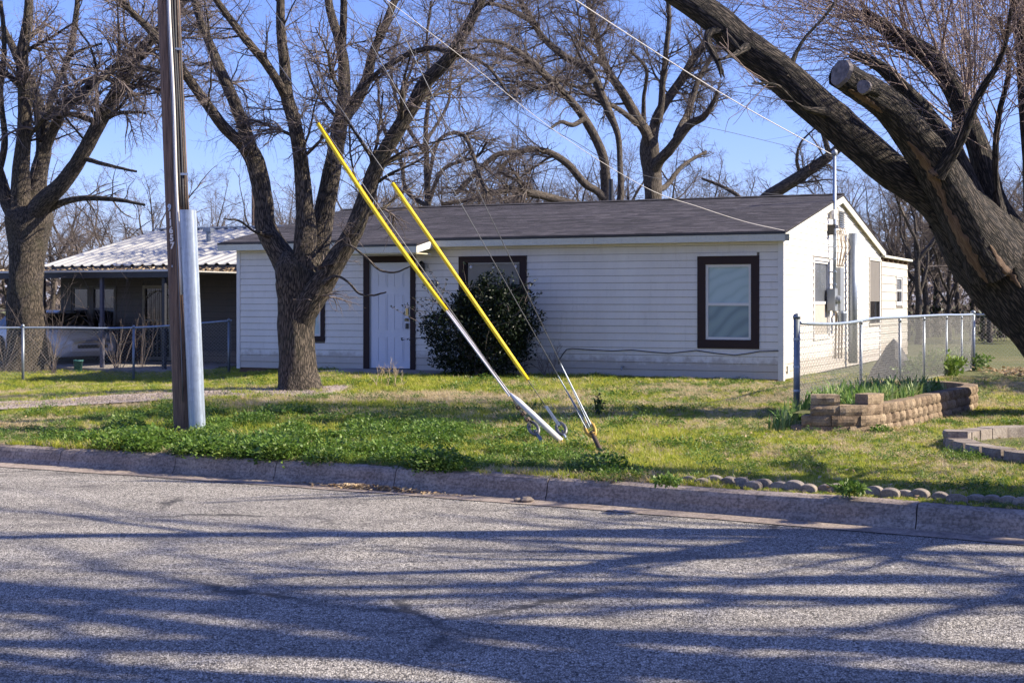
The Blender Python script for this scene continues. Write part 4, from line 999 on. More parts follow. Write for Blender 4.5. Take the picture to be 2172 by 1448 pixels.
hero('bare_tree', 'bare tree whose limb slants up right behind the roof ridge by the service mast', 'bare deciduous trees in the yards',
 ([(1560, 760, 40), (1575, 600, 38), (1595, 480, 34), (1618, 432, 30)], 42, 42), [
 ([(1600, 460, 32), (1625, 422, 30), (1660, 398, 28), (1700, 374, 26), (1735, 350, 23), (1765, 328, 20), (1800, 300, 15)], 42, 41),
 ([(1760, 332, 12), (1745, 280, 10), (1722, 230, 9), (1690, 205, 7), (1640, 190, 5), (1600, 172, 3)], 41.2, 40),
 ([(1700, 372, 9), (1690, 340, 7), (1700, 300, 5), (1730, 270, 3)], 41.5, 41),
 ([(1597, 470, 14), (1570, 420, 9), (1530, 395, 7), (1490, 380, 5)], 42, 43)],
 47, M['barkfar'], M['twigfar'], counts=(70, 420, 2600), k=9, params=dict(g=(.02, -.03, -.06), r1=(.14, .3)))
# old leaning tree on the right
RY = 17.0
rt = [(2420, 960, 250), (2390, 900, 225), (2330, 810, 205), (2280, 740, 195), (2226, 675, 186), (2172, 618, 178), (2117, 556, 164), (2062, 490, 148), (2015, 440, 120)]
rl = [
 ([(2085, 520, 110), (2035, 470, 98), (1992, 430, 88), (1945, 396, 78), (1879, 352, 76), (1820, 302, 77), (1761, 250, 76), (1703, 198, 75), (1645, 148, 73), (1568, 91, 70), (1512, 40, 66), (1440, -10, 60), (1360, -50, 44)], RY - .2, RY - 1.2),
 ([(2110, 560, 120), (2060, 480, 100), (1995, 370, 88), (1948, 300, 80), (1893, 232, 74), (1840, 188, 66), (1788, 156, 58)], RY - .3, RY - 1.8),
 ([(2090, 480, 50), (2020, 320, 40), (1960, 236, 34), (1914, 186, 31), (1870, 146, 27), (1832, 126, 22), (1802, 114, 17)], RY + .2, RY + .3),
 ([(2190, 630, 140), (2145, 520, 92), (2105, 430, 62), (2082, 331, 50), (2059, 269, 46), (2022, 186, 44), (1976, 124, 42), (1914, 83, 36), (1862, 46, 29), (1826, 24, 24)], RY + .2, RY + .8),
 ([(2270, 690, 110), (2215, 520, 70), (2195, 340, 50), (2180, 200, 40), (2172, 100, 36), (2160, 0, 32), (2150, -60, 28)], RY + .5, RY - .5),
 ([(2125, 500, 50), (2114, 400, 16), (2113, 323, 13), (2120, 240, 12), (2140, 140, 9), (2120, 30, 7)], RY, RY - 1),
 ([(2150, 560, 60), (2110, 430, 30), (2040, 330, 20), (2030, 250, 15), (2060, 160, 11), (2050, 60, 8)], RY + .6, RY + 1.4),
 ([(1985, 370, 40), (2040, 290, 24), (2080, 200, 17), (2130, 110, 11), (2150, 20, 8)], RY - 1, RY - 2),
 ([(1583, 100, 20), (1556, 118, 10), (1530, 128, 5)], RY - 1.2, RY - 1.6),
 ([(1530, 60, 26), (1500, 76, 14), (1515, 110, 10), (1530, 150, 7), (1536, 168, 3)], RY - 1.1, RY - 1.4),
 ([(1750, 240, 24), (1700, 225, 7), (1650, 178, 5), (1600, 170, 3)], RY - 1, RY - 1.8),
 ([(1668, 165, 18), (1700, 90, 7), (1760, 20, 6), (1790, -40, 4)], RY - 1, RY - .5),
]
rtree, roff = hero('leaning_tree', 'massive leaning tree at the right with sawn-off limbs and torn bark', None, (rt, RY + .4, RY - .1), rl, 53, M['barkold'], M['sprout'], counts=(260, 1200, 4200), k=26, src=[2, 3, 3, 4, 4, 5, 5, 6, 6, 7, 7, 10, 11],
 params=dict(l1=(.4, .9), l2=(.35, .8), j=(.05, .08, .12), g=(.10, .02, -.05), r1=(.06, .14), ang=(20, 60), stray=.0))
# sawn faces and bare wood on the leaning tree
def disc(c, nrml, r1, m_, parent, name='sawn_face'):
    nrml = Vector(nrml).normalized(); q = nrml.to_track_quat('Z', 'Y').to_matrix().to_4x4(); mb = MB(); n = 22
    prof = []
    vs = [(0, 0, .018)]; 
    for ring, z in ((.5, .016), (.92, .012), (1.0, -.03)):
        for j in range(n):
            a = 2 * PI * j / n; w = r1 * ring * (1 + .05 * math.sin(3 * a + 1) + .03 * math.sin(7 * a)); vs.append((w * math.cos(a), w * math.sin(a), z))
    fs = [(0, 1 + j, 1 + (j + 1) % n) for j in range(n)]
    for rr in range(2): fs += [(1 + rr * n + j, 1 + (rr + 1) * n + j, 1 + (rr + 1) * n + (j + 1) % n, 1 + rr * n + (j + 1) % n) for j in range(n)]
    mb.add(vs, fs, Matrix.Translation(c) @ q); return mb.build(name, m_, parent)
c = P(1783, 154, RY - 1.8) - Vector(roff); disc(c, (-.85, -.45, .25), .155, M['cutwood'], rtree)
c = P(1832, 184, RY - 2.0) - Vector(roff); disc(c, (-.5, -.85, .1), .078, M['cutwood'], rtree)
p, r = limb_arr([(1858, 190, 34), (1845, 185, 30), (1833, 183, 28)], RY - 1.72, RY - 1.98, n=10); V, Q, B = tubes((p - roff)[None], r[None], 14, .05, 3); link('limb', np_mesh('limb', V, Q, M['barkold'], True, {'bark': ('FLOAT_VECTOR', B)}), rtree)
from mathutils.bvhtree import BVHTree
def tree_bvh(root):
    vs = []; fs = []
    for ch in root.children:
        if ch.name.split('.')[0] in ('trunk', 'limb'):
            b0 = len(vs); me = ch.data; co = np.empty(len(me.vertices) * 3); me.vertices.foreach_get('co', co); vs += [tuple(q) for q in co.reshape(-1, 3)]; fs += [tuple(i + b0 for i in p_.vertices) for p_ in me.polygons]
    return BVHTree.FromPolygons(vs, fs)
bvh = tree_bvh(rtree); rS = random.Random(12)
def wood_patch(ctrl, name='bare_wood_strip'):
    """a strip of exposed wood lying on the bark, from photo points (px, py, width)"""
    q = catmull([(a, b, w) for a, b, w in ctrl], 36); V = []; nc = 7; ok = []
    O = Vector((0, 0, H)) - Vector(roff)
    for i in range(36):
        px, py, w = q[i]; t = q[min(i + 1, 35)][:2] - q[max(i - 1, 0)][:2]; t = t / max(np.linalg.norm(t), 1e-6); nx_, ny_ = -t[1], t[0]; w = max(w, 1.5) * (1 + .35 * math.sin(i * 1.3) * math.sin(i * .41 + 2) + rS.uniform(-.12, .12)); row = []
        for k in range(nc):
            u = (k / (nc - 1) - .5) * w; d = Vector(((px + nx_ * u - 1086) / F, 1, (640 - py - ny_ * u) / F)).normalized(); hit = bvh.ray_cast(O, d)[0]
            row.append(None if hit is None else hit - d * (.016 * (1 - (2 * k / (nc - 1) - 1) ** 4) - .006 + rS.uniform(0, .004)))
        if all(p_ is not None for p_ in row) and max((row[k] - row[k + 1]).length for k in range(nc - 1)) < .25: ok.append(row)
        elif ok: break
    if len(ok) < 4: return
    n = len(ok); V = [tuple(p_) for r_2 in ok for p_ in r_2]; Q = np.array([(i * nc + k, i * nc + k + 1, (i + 1) * nc + k + 1, (i + 1) * nc + k) for i in range(n - 1) for k in range(nc - 1)])
    B = np.array([(k * .04, .3, i * .05) for i in range(n) for k in range(nc)]); link(name, np_mesh(name, np.array(V), Q, M['wood'], True, {'bark': ('FLOAT_VECTOR', B)}), rtree)
wood_patch([(1925, 300, 4), (1955, 335, 20), (1985, 385, 20), (2002, 425, 12), (2010, 455, 4)])
wood_patch([(2000, 430, 6), (2022, 470, 22), (2046, 520, 26), (2072, 565, 18), (2095, 600, 5)])
wood_patch([(2066, 600, 3), (2086, 630, 12), (2112, 668, 13), (2138, 706, 11), (2150, 724, 3)])
wood_patch([(2100, 520, 4), (2125, 560, 16), (2150, 590, 14), (2165, 610, 4)])
wood_patch([(1800, 190, 6), (1825, 205, 16), (1850, 222, 14), (1872, 240, 4)])
# loose hanging bark flakes
for ctrl, ya in (([(1512, 60, 6), (1500, 90, 14), (1522, 130, 12), (1530, 165, 3)], RY - 1.5), ([(1540, 70, 8), (1560, 95, 10), (1572, 108, 2)], RY - 1.5)):
    p, r = limb_arr(ctrl, ya, ya - .1, n=12); V, Q, B = tubes((p - roff)[None], r[None], 6, .2, 3); link('bark_flake', np_mesh('bark_flake', V, Q, M['barkold'], True, {'bark': ('FLOAT_VECTOR', B)}), rtree)

# ------------------------------------------------------------------ generic bare trees
def make_tree_parts(seed, h, spread, nl, counts, rbase, lean=(0, 0), rise=.0, low=.25, kk=8):
    rg = np.random.default_rng(seed); n = 14
    t = np.linspace(0, 1, n)[:, None]; tr = np.concatenate([lean[0] * t ** 1.3 * h * .4 + rg.normal(0, .03, (n, 1)).cumsum(0), lean[1] * t ** 1.3 * h * .4 + rg.normal(0, .03, (n, 1)).cumsum(0), t * h * .42 - .25], 1); tr[0, :2] = 0
    rr = rbase * (1 - .35 * t[:, 0]); rr[0] *= 1.3
    T0 = (tr[None], rr[None])
    st = []; sr = []
    for i in range(nl):
        a = 2 * PI * (i + rg.uniform(-.3, .3)) / nl; k0 = rg.integers(int(n * .45), n); up = rg.uniform(.7, 1.6); d = np.array([math.cos(a) * spread, math.sin(a) * spread, up]); d /= np.linalg.norm(d)
        p = [tr[k0]]; dd = d.copy(); Ln = h * rg.uniform(.45, .68); m_ = 16
        for q in range(m_ - 1):
            dd = dd + rg.normal(0, .13, 3) + np.array([0, 0, .02 + rise]); dd /= np.linalg.norm(dd); p.append(p[-1] + dd * Ln / (m_ - 1))
        st.append(p); sr.append(np.maximum(rbase * rg.uniform(.42, .6) * np.linspace(1, .15, m_), .01))
    LP = np.array(st); LR = np.array(sr)
    p1, r1 = grow(LP, LR, counts[0], (.2, .55), (25, 65), 9, (.4, .7), .12, .0, rg, .2, 1, .008, .4, 3.5)
    p2, r2 = grow(np.concatenate([p1]), np.concatenate([r1]), counts[1], (.3, .6), (25, 65), 7, (.4, .7), .18, -.05, rg, .15, 1, .005, .3, 1.6)
    p3, r3 = grow(p2, r2, counts[2], (.35, .8), (20, 60), 5, (.45, .8), .2, -.06, rg, .1, 1, .0036, .2, .9)
    trunk = join([tubes(T0[0], T0[1], kk + 4, .08, seed), tubes(LP, LR, kk, .06, seed)]); br = join([tubes(p1, r1, 5), tubes(p2, r2, 3), tubes(p3, r3, 3)])
    return trunk, br
def proto_tree(name, seed, *a, **k):
    (V, Q, B), (V2, Q2, B2_) = make_tree_parts(seed, *a, **k)
    return np_mesh('trunk', V, Q, M['barkfar'], True, {'bark': ('FLOAT_VECTOR', B)}), np_mesh('crown', V2, Q2, M['twigfar'], True)
protos = [proto_tree('a', 61, 11, .8, 6, (60, 420, 2300), .20), proto_tree('b', 62, 9, 1.0, 7, (70, 420, 2300), .16), proto_tree('c', 63, 12, .55, 6, (60, 420, 2300), .18, rise=.03), proto_tree('d', 64, 7, 1.1, 8, (80, 450, 2400), .11), proto_tree('e', 65, 10, .6, 6, (50, 380, 2100), .13, rise=.04)]
def put_tree(pi, x, y, rz, sc, label, group, name='bare_tree'):
    root = thing(name, label, 'tree', (x, y, float(zg(np.float64(x), np.float64(y)))), rz, group); root.scale = (sc, sc, sc * random.uniform(.9, 1.1))
    link('trunk', protos[pi][0], root); c = link('crown', protos[pi][1], root); return root
bgt = [  # px, Y, proto, scale
 (105, 60, 1, .8), (150, 66, 0, .75), (205, 58, 3, .95), (232, 52, 4, .70), (262, 70, 1, .9), (318, 64, 2, .7), (348, 55, 4, .66), (420, 72, 3, 1.2), (460, 62, 3, .9), (500, 80, 1, .9), (20, 62, 3, 1.1), (-60, 56, 1, .9),
 (575, 54, 3, .95), (640, 50, 1, .72), (705, 55, 3, 1.05), (775, 52, 1, .78), (820, 56, 3, 1.1), (880, 50, 3, 1.0), (985, 53, 1, .8), (1045, 50, 3, 1.05), (1095, 56, 1, .85), (1150, 51, 3, 1.1), (1215, 54, 1, .8), (1265, 50, 3, 1.1), (1330, 56, 1, .85), (1410, 52, 3, 1.05), (1465, 56, 3, 1.1), (1520, 54, 3, .95), (1860, 60, 1, .8), (1905, 64, 0, .7), (1970, 54, 1, .8), (2035, 62, 2, .75), (2085, 52, 0, .65), (2125, 55, 1, .85), (600, 85, 3, 1.3), (670, 70, 1, .8), (740, 62, 3, 1.1), (800, 78, 0, .9), (850, 60, 1, .8), (960, 58, 3, 1.1), (1010, 66, 0, .75), (1070, 52, 3, 1.0), (1120, 60, 1, .85), (1180, 56, 3, 1.0), (1240, 70, 0, .8), (1300, 58, 3, 1.05), (1350, 66, 1, .9), (1440, 60, 3, .95), (1490, 72, 3, 1.0), (1560, 64, 1, .62), (1620, 58, 3, .8),
 (1690, 60, 4, .72), (1730, 75, 0, .8), (1800, 54, 2, .62), (1840, 66, 4, .85), (1885, 58, 2, .68), (1925, 50, 4, .75), (1950, 46, 2, .66), (1990, 60, 0, .8), (2015, 50, 4, .68), (2060, 56, 2, .7), (2100, 48, 4, .8), (2140, 62, 0, .9), (2200, 50, 1, .9), (2260, 58, 3, 1.2), (2330, 46, 1, 1.0)]
ordn = ['first', 'second', 'third', 'fourth', 'fifth', 'sixth', 'seventh', 'eighth', 'ninth', 'tenth', 'eleventh', 'twelfth', 'thirteenth', 'fourteenth', 'fifteenth', 'sixteenth', 'seventeenth', 'eighteenth', 'nineteenth', 'twentieth'] + ['twenty-' + q for q in ('first', 'second', 'third', 'fourth', 'fifth', 'sixth', 'seventh', 'eighth', 'ninth')] + ['thirtieth'] + ['thirty-' + q for q in ('first', 'second', 'third', 'fourth', 'fifth', 'sixth', 'seventh', 'eighth', 'ninth')]
kindw = ['tall spreading', 'broad', 'tall narrow', 'low bushy', 'slender upright']; seen_ = {}
for i, (px, Y, pi, sc) in enumerate(sorted(bgt)):
    side = 'left of the pole beyond the metal-roofed house' if px < 520 else ('behind the shingle roof' if px < 1640 else 'beyond the side yard fence at the right')
    seen_[side] = seen_.get(side, 0) + 1
    put_tree(pi, (px - 1086) / F * Y, Y, random.uniform(0, 6.3), sc, kindw[pi] + ' bare tree, ' + ordn[seen_[side] - 1] + ' from the left ' + side, 'background trees ' + side)
# thicket band in the distance
rgk = np.random.default_rng(99)
def thicket(n, x0, x1, y0, y1, hh):
    s = np.stack([rgk.uniform(x0, x1, n), rgk.uniform(y0, y1, n), np.full(n, -.3)], -1); ln = rgk.uniform(.5, 1, n) * hh; d = nrm(np.stack([rgk.normal(0, .35, n), rgk.normal(0, .35, n), np.ones(n)], -1)); pts = [s]; p = s
    for k in range(6): d = nrm(d + rgk.normal(0, .16, (n, 3))); p = p + d * (ln / 6)[:, None]; pts.append(p)
    return np.stack(pts, 1), np.linspace(1, .3, 7)[None] * rgk.uniform(.012, .035, n)[:, None]
parts = []
for (n, x0, x1, y0, y1, hh) in ((420, -24, 2, 66, 84, 3.4), (420, 2, 16, 62, 82, 3.2), (1000, 14, 44, 56, 84, 4.4), (260, -40, -24, 50, 80, 3.5)):
    a, r_ = thicket(n, x0, x1, y0, y1, hh); parts.append(tubes(a, r_, 3)); b_, r2 = grow(a, r_, n * 7, (.2, .6), (20, 70), 4, (.4, .7), .2, -.02, rgk, .1, 1, .006, .3, 1.6); parts.append(tubes(b_, r2, 3))
V, Q, B = join(parts); o = link('thicket', np_mesh('thicket', V, Q, M['twigfar'], True)); o['kind'] = 'stuff'; o['label'] = 'distant bare brush and thicket along the back of the yards'
# dense brown brush that closes the view under the far trees
nW = 15000
wx = rgk.uniform(-75, 75, nW); wy = rgk.uniform(74, 98, nW); ht = 2.2 + 2.6 * fbm(wx * .13, wy * .05, 4) + .8 * np.sin(wx * .31); wz = ht * rgk.random(nW) ** .8 - .3
cc_ = np.stack([wx, wy, wz], -1); uu = nrm(rgk.normal(size=(nW, 3))); vv = nrm(np.cross(uu, rgk.normal(size=(nW, 3)))); sz = rgk.uniform(.25, .75, nW)[:, None]
V = np.stack([cc_ - uu * sz, cc_ + vv * sz * .22, cc_ + uu * sz, cc_ - vv * sz * .22], 1).reshape(-1, 3)
o = link('distant_woods', np_mesh('distant_woods', V, np.arange(nW * 4).reshape(nW, 4), M['twigfar'], False)); o['kind'] = 'stuff'; o['label'] = 'dense brown leafless woods far behind the houses'
# evergreen brush far behind fence
def leaf_cloud(center, rad3, n, size, rg, shell=.55):
    d = nrm(rg.normal(size=(n, 3))); rr = (shell + (1 - shell) * rg.random(n)) ** .6; lump = 1 + .18 * np.sin(d[:, 0] * 5 + 1) * np.sin(d[:, 1] * 4 + 2) + .14 * np.sin(d[:, 2] * 7)
    c = np.array(center) + d * np.array(rad3) * (rr * lump)[:, None]
    u = nrm(rg.normal(size=(n, 3)) + d * .6); v = nrm(np.cross(u, rg.normal(size=(n, 3)))); s = size * rg.uniform(.6, 1.3, n)[:, None]
    V = np.stack([c, c + u * s * .5 + v * s * .24, c + u * s * 1.05, c + u * s * .5 - v * s * .24], 1).reshape(-1, 3); return V, np.arange(n * 4).reshape(n, 4)
for (px, py, Y, rx, rz, n, wd_) in ((1985, 660, 56, 1.3, .9, 260, 'left and larger'), (2100, 650, 50, 1.2, .8, 240, 'right and smaller')):
    p = P(px, py, Y); V, Q = leaf_cloud((0, 0, rz * .8), (rx, rx, rz), n, .22, rgk, .2); root = thing('brush', 'dull green brush among the far trees past the side fence, the ' + wd_ + ' patch', 'bush', (p.x, p.y, -.05), 0); link('foliage', np_mesh('foliage', V, Q, M['shrub'], False), root)
    a, r_ = thicket(14, -rx * .5, rx * .5, -.5, .5, rz * 1.4); V, Q, B = tubes(a, r_, 4); link('stems', np_mesh('stems', V, Q, M['twigfar'], True), root)

# trees across the street, out of frame, whose shadows fall on the road
def shade_tree(name, x, y, label, seed, h, spread, nl, counts, rb, lean=(0, 0), rz=0):
    (V, Q, B), (V2, Q2, B2_) = make_tree_parts(seed, h, spread, nl, counts, rb, lean); z0 = ROAD if y < float(kerb_y(np.float64(x))) else 0
    root = thing(name, label, 'tree', (x, y, z0), rz); link('trunk', np_mesh('trunk', V, Q, M['bark'], True, {'bark': ('FLOAT_VECTOR', B)}), root); link('crown', np_mesh('crown', V2, Q2, M['twig'], True), root); return root
shade_tree('bare_tree', 10.0, 4.6, 'tall thick bare tree on the corner to the right of the street', 71, 15, .85, 11, (70, 360, 600), .36)
shade_tree('bare_tree', 14.5, 6.4, 'broad bare tree on the corner to the right', 74, 13, 1.1, 12, (90, 420, 700), .30)
shade_tree('bare_tree', 17.5, 0.6, 'farther bare tree beyond the corner to the right', 79, 15, 1.0, 6, (40, 200, 400), .32)
shade_tree('bare_tree', 6.3, 10.9, 'stout bare tree by the kerb to the right', 77, 8.0, .8, 6, (40, 160, 500), .42, (.35, -.45))

V, Q = leaf_cloud((0, 0, 1.45), (1.7, 3.6, 1.5), 7000, .26, rgk, .25); root = thing('shade_hedge', 'unseen evergreen hedge right of the leaning tree, added to shade the lawn', 'hedge', (12.2, 22.3, 0), 0); link('foliage', np_mesh('foliage', V, Q, M['shrub'], False), root)  # out-of-view hedge added and sized for its shadow on the right lawn
a, r_ = thicket(30, -1.2, 1.2, -2.8, 2.8, 2.4); V, Q, B = tubes(a, r_, 4); link('stems', np_mesh('stems', V, Q, M['twigfar'], True), root)

# ------------------------------------------------------------------ utility pole, guard, guys, wires
pb = G(384, 914); PY = pb.y
def pole_at(z): # axis of the leaning pole
    ybase = pb.z; k = (z - ybase); return Vector((P(395, 0, PY).x - .043 * k, PY + .01 * k, z))
pole = thing('utility_pole', 'brown wooden utility pole numbered 911657 standing in the grass by the kerb', 'utility pole', pb)
mb = MB(); npz = 60; V = []; k = 28
for i in range(npz + 1):
    z = pb.z - .3 + 11.0 * i / npz; c = pole_at(z) - pb; r_ = .132 - .0030 * (z)
    for j in range(k):
        a = 2 * PI * j / k; rr = r_ * (1 - (.10 if abs(((a - 4.95) + PI) % (2 * PI) - PI) < .13 else 0) + .012 * math.sin(5 * a + z * .7) + .006 * math.sin(17 * a + z * 2)); V.append((c.x + rr * math.cos(a), c.y + rr * math.sin(a), c.z))
Fc = [(i * k + j, i * k + (j + 1) % k, (i + 1) * k + (j + 1) % k, (i + 1) * k + j) for i in range(npz) for j in range(k)] + [tuple(range(npz * k, npz * k + k))]
mb.add(V, Fc); mb.build('pole_shaft', M['pole'], pole, True)
def on_pole(z, ang, out): 
    c = pole_at(z) - pb; r_ = .132 - .0030 * z + out; return Vector((c.x + r_ * math.cos(ang), c.y + r_ * math.sin(ang), c.z))
# U guard on the right front side, standing proud
z0g, z1g = G(415, 907).z - .02, P(396, 445, PY - .2).z
def gx_(z, dx): 
    t = (z - z0g) / (z1g - z0g); px = 418 + (397.5 - 418) * t; return P(px, 0, PY - .17).x + dx
V = []; ns = 26; prof = []
for j in range(17):
    a = PI * (j / 16); prof.append((.080 * -math.cos(a), -.075 * math.sin(a) ** .6))
prof = [(-.096, .03), (-.080, .028)] + prof[1:-1] + [(.080, .028), (.086, .03)]
inner = [(x * .965, y + .004) for x, y in prof]
full = prof + inner[::-1]; k = len(full)
for i in range(ns + 1):
    z = z0g + (z1g - z0g) * i / ns
    for (dx, dy) in full: V.append((gx_(z, dx) - pb.x, PY - .16 + dy - pb.y, z - pb.z))
Fc = [(i * k + j, i * k + (j + 1) % k, (i + 1) * k + (j + 1) % k, (i + 1) * k + j) for i in range(ns) for j in range(k)]
mb = MB(); mb.add(V, Fc); mb.add([V[ns * k + j] for j in range(k)], [tuple(range(k))]); mb.build('cable_guard', M['galv'], pole, True)
for z in (.75, 1.35, 1.95):
    mb = MB(); mb.lathe([(0, 0), (.008, 0), (.008, .006), (0, .008)], 8, Matrix.Translation(Vector((gx_(z, -.088), PY - .135, z)) - pb) @ RX); mb.build('guard_bolt', M['black'], pole)
# conduit, ground wire, service cables on the shaft
for a0, r_, z0, z1, m_, out in ((4.98, .017, 1.45, 9.5, M['wirelight'], .018), (4.80, .006, .3, 9.8, M['wire'], .008), (5.25, .012, 2.4, 10, M['wiredark'], .012), (5.45, .014, 2.3, 10, M['wiredark'], .014), (5.62, .012, 2.3, 10, M['rust'], .015), (5.8, .014, 2.3, 9.8, M['wiredark'], .016)):
    pts = [on_pole(z0 + (z1 - z0) * t / 30, a0 + .03 * math.sin(t * .9 + a0 * 9) - (.006 * t if m_ is M['wiredark'] else 0), out) for t in range(31)]
    mb = MB(); mb.tube(pts, r_, 7); mb.build('riser_cable', m_, pole, True)
for z in (2.75, 4.1):
    mb = MB(); c = on_pole(z, 5.5, .03); mb.box(c.x - .05, c.x + .05, c.y - .012, c.y + .012, c.z - .012, c.z + .012); mb.build('cable_clip', M['galv'], pole)
for i, ch in enumerate('911657'):
    px = 357.5 + i * 1.3; py = 440 + i * 16.2; q = P(px, py, PY - .14); o = link('pole_digit', text_mesh(ch, .094, .0015, M['wirelight'] if i else M['galv'], .004), pole)
    r_ = .132 - .0030 * q.z; c = pole_at(q.z); aa = math.atan2(-math.sqrt(max(r_ ** 2 - (q.x - c.x) ** 2, 1e-4)), q.x - c.x); loc = Vector((c.x + (r_ + .006) * math.cos(aa), c.y + (r_ + .006) * math.sin(aa), q.z)) - pb
    o.location = loc; o.rotation_euler = (PI / 2, rad(-1.5), aa + PI / 2)
mb = MB(); c = on_pole(P(0, 565, PY).z, 4.3, .003); mb.box(c.x - .006, c.x + .006, c.y - .004, c.y, c.z - .012, c.z + .012); mb.build('pole_tag', M['galv'], pole)

# guy anchors and wires
def lin(a, b, t): return a + (b - a) * t
def guy(name, label, cat, eye_px, ground_px, top_z, rod_m, eye_m, rod_r, guard=None, wires=1, group=None):
    gb = G(*ground_px); root = thing(name, label, cat, gb, 0, group); eye = P(eye_px[0], eye_px[1], gb.y + .18); d = (eye - gb)
    rod = MB(); rod.tube([-d * .25, d * .86], rod_r, 10); rod.build('anchor_rod', rod_m, root, True)
    e = MB(); c = d * .97; dn = d.normalized(); side = dn.cross(Vector((0, 1, 0))).normalized(); pts = [c + dn * (.085 * math.cos(t)) + side * (.042 * math.sin(t)) for t in [2 * PI * q / 14 for q in range(15)]]
    e.tube(pts, .017, 8); e.tube([d * .80, c - dn * .06], [rod_r * 1.05, rod_r * 1.6], 10); e.build('anchor_eye', eye_m, root, True)
    return root, gb, eye
AW = M['wire']
# guy 1: left anchor, long yellow guard
r1_, g1b, e1 = guy('guy_wire', 'guy wire with the long yellow guard, leftmost anchor in the grass', 'guy wire', (1131, 907), (1156, 946), 5.7, M['galvdull'], M['wire'], .017)
def span(eye, zt):
    return pole_at(zt)
t1 = span(e1, 5.73)
def at_py(a, b, py):
    lo, hi = 0.0, 1.0
    for _ in range(40):
        m_ = (lo + hi) / 2; q = lin(a, b, m_); y = 640 - (q.z - H) / q.y * F
        if y > py: lo = m_
        else: hi = m_
    return lin(a, b, lo)
mb = MB(); mb.tube([e1 - g1b, t1 - g1b], .0046, 6); mb.build('wire', AW, r1_, True)
mb = MB(); mb.tube([e1 - g1b + Vector((-.02, 0, .01)), at_py(e1, t1, 850) - g1b + Vector((-.012, 0, 0))], .005, 6); mb.build('wire_tail', AW, r1_)
for k in range(3):
    q = at_py(e1, t1, 890 - k * 13) - g1b; dn = (t1 - e1).normalized(); mb = MB(); mt = Matrix.Translation(q) @ dn.to_track_quat('Z', 'Y').to_matrix().to_4x4(); mb.box(-.034, .022, -.02, .02, -.018, .018, mt); mb.tube([mt @ Vector((-.035, 0, 0)), mt @ Vector((.055, 0, 0))], .009, 6); mb.tube([mt @ Vector((.034, 0, 0)), mt @ Vector((.05, 0, 0))], .016, 6); mb.build('wire_clamp', M['rust'], r1_)
def half_tube(a, b, r_, name, m_, parent, org, open_dir=Vector((.55, -.2, .6)), k=12, arc=1.5, bend=0):
    d = (b - a).normalized(); u = (open_dir - d * open_dir.dot(d)).normalized(); w = d.cross(u); V = []; n = 10
    for i in range(n + 1):
        c = lin(a, b, i / n) + Vector((0, 0, -1)) * bend * math.sin(PI * i / n)
        for rr in (r_, r_ - .005):
            for j in range(k + 1):
                th = PI + (j / k - .5) * arc * PI; V.append(c - org + u * rr * math.cos(th) * .9 + w * rr * math.sin(th))
    K = 2 * (k + 1); Fc = []
    for i in range(n):
        for j in range(k):
            Fc.append((i * K + j, i * K + j + 1, (i + 1) * K + j + 1, (i + 1) * K + j)); o_ = k + 1; Fc.append((i * K + o_ + j + 1, i * K + o_ + j, (i + 1) * K + o_ + j, (i + 1) * K + o_ + j + 1))
        Fc.append((i * K, (i + 1) * K, (i + 1) * K + k + 1, i * K + k + 1)); Fc.append((i * K + k, i * K + 2 * k + 1, (i + 1) * K + 2 * k + 1, (i + 1) * K + k))
    for i in (0, n):
        for j in range(k): Fc.append((i * K + j, i * K + j + 1, i * K + k + 2 + j, i * K + k + 1 + j))
    mb = MB(); mb.add(V, Fc); return mb.build(name, m_, parent, True)
a_ = at_py(e1, t1, 656); b_ = at_py(e1, t1, 263)
half_tube(a_ + Vector((-.035, 0, -.01)), b_ + Vector((-.025, 0, 0)), .026, 'guy_guard', M['yellow'], r1_, g1b, arc=1.75, bend=.05)
half_tube(at_py(e1, t1, 838), at_py(e1, t1, 652) + Vector((-.03, 0, -.01)), .024, 'metal_guard', M['pvc'], r1_, g1b, open_dir=Vector((.8, -.5, .4)), arc=1.05)
# fallen white tube
wt0 = P(1190, 935, g1b.y + .05); wt1 = P(1082, 834, g1b.y + .1)
r5 = thing('plastic_pipe', 'white plastic guard pipe slid down and leaning beside the guy clamps', 'pipe', G(1192, 940)); og = Vector(r5.location)
mb = MB(); mb.tube([wt0 - og, lin(wt0, wt1, .5) - og, lin(wt0, wt1, .85) - og, wt1 - og], [.030, .029, .027, .010], 14); mb.build('pipe', M['pvc'], r5, True)
mb = MB(); dwn = (wt0 - wt1).normalized(); mb.tube([wt0 - og, wt0 - og + dwn * .025], .022, 12); mb.build('pipe_bore', M['gold'], r5)
# guy 2
r2_, g2b, e2 = guy('guy_wire', 'guy wire with the shorter yellow guard, second anchor from the left', 'guy wire', (1190, 908), (1208, 942), 6.3, M['galvdull'], M['wire'], .012)
t2 = span(e2, 6.29)
for off in (Vector((0, 0, 0)),):
    mb = MB(); mb.tube([e2 - g2b + off, t2 - g2b], .0042, 6); mb.build('wire', AW, r2_, True)
half_tube(at_py(e2, t2, 806), at_py(e2, t2, 389), .024, 'guy_guard', M['yellow'], r2_, g2b, arc=1.85)
mb = MB()
for k in range(26):
    q = at_py(e2, t2, 902 - k * 1.6) - g2b; mb.tube([q + Vector((-.017, 0, 0)), q + Vector((.017, 0, .004))], .005, 5)
mb.build('preformed_grip', M['galv'], r2_)
mb = MB(); mb.tube([P(1195, 920, g2b.y) - g2b, P(1203, 932, g2b.y) - g2b, P(1205, 946, g2b.y) - g2b], .010, 8); mb.build('eye_strap', M['galv'], r2_, True)
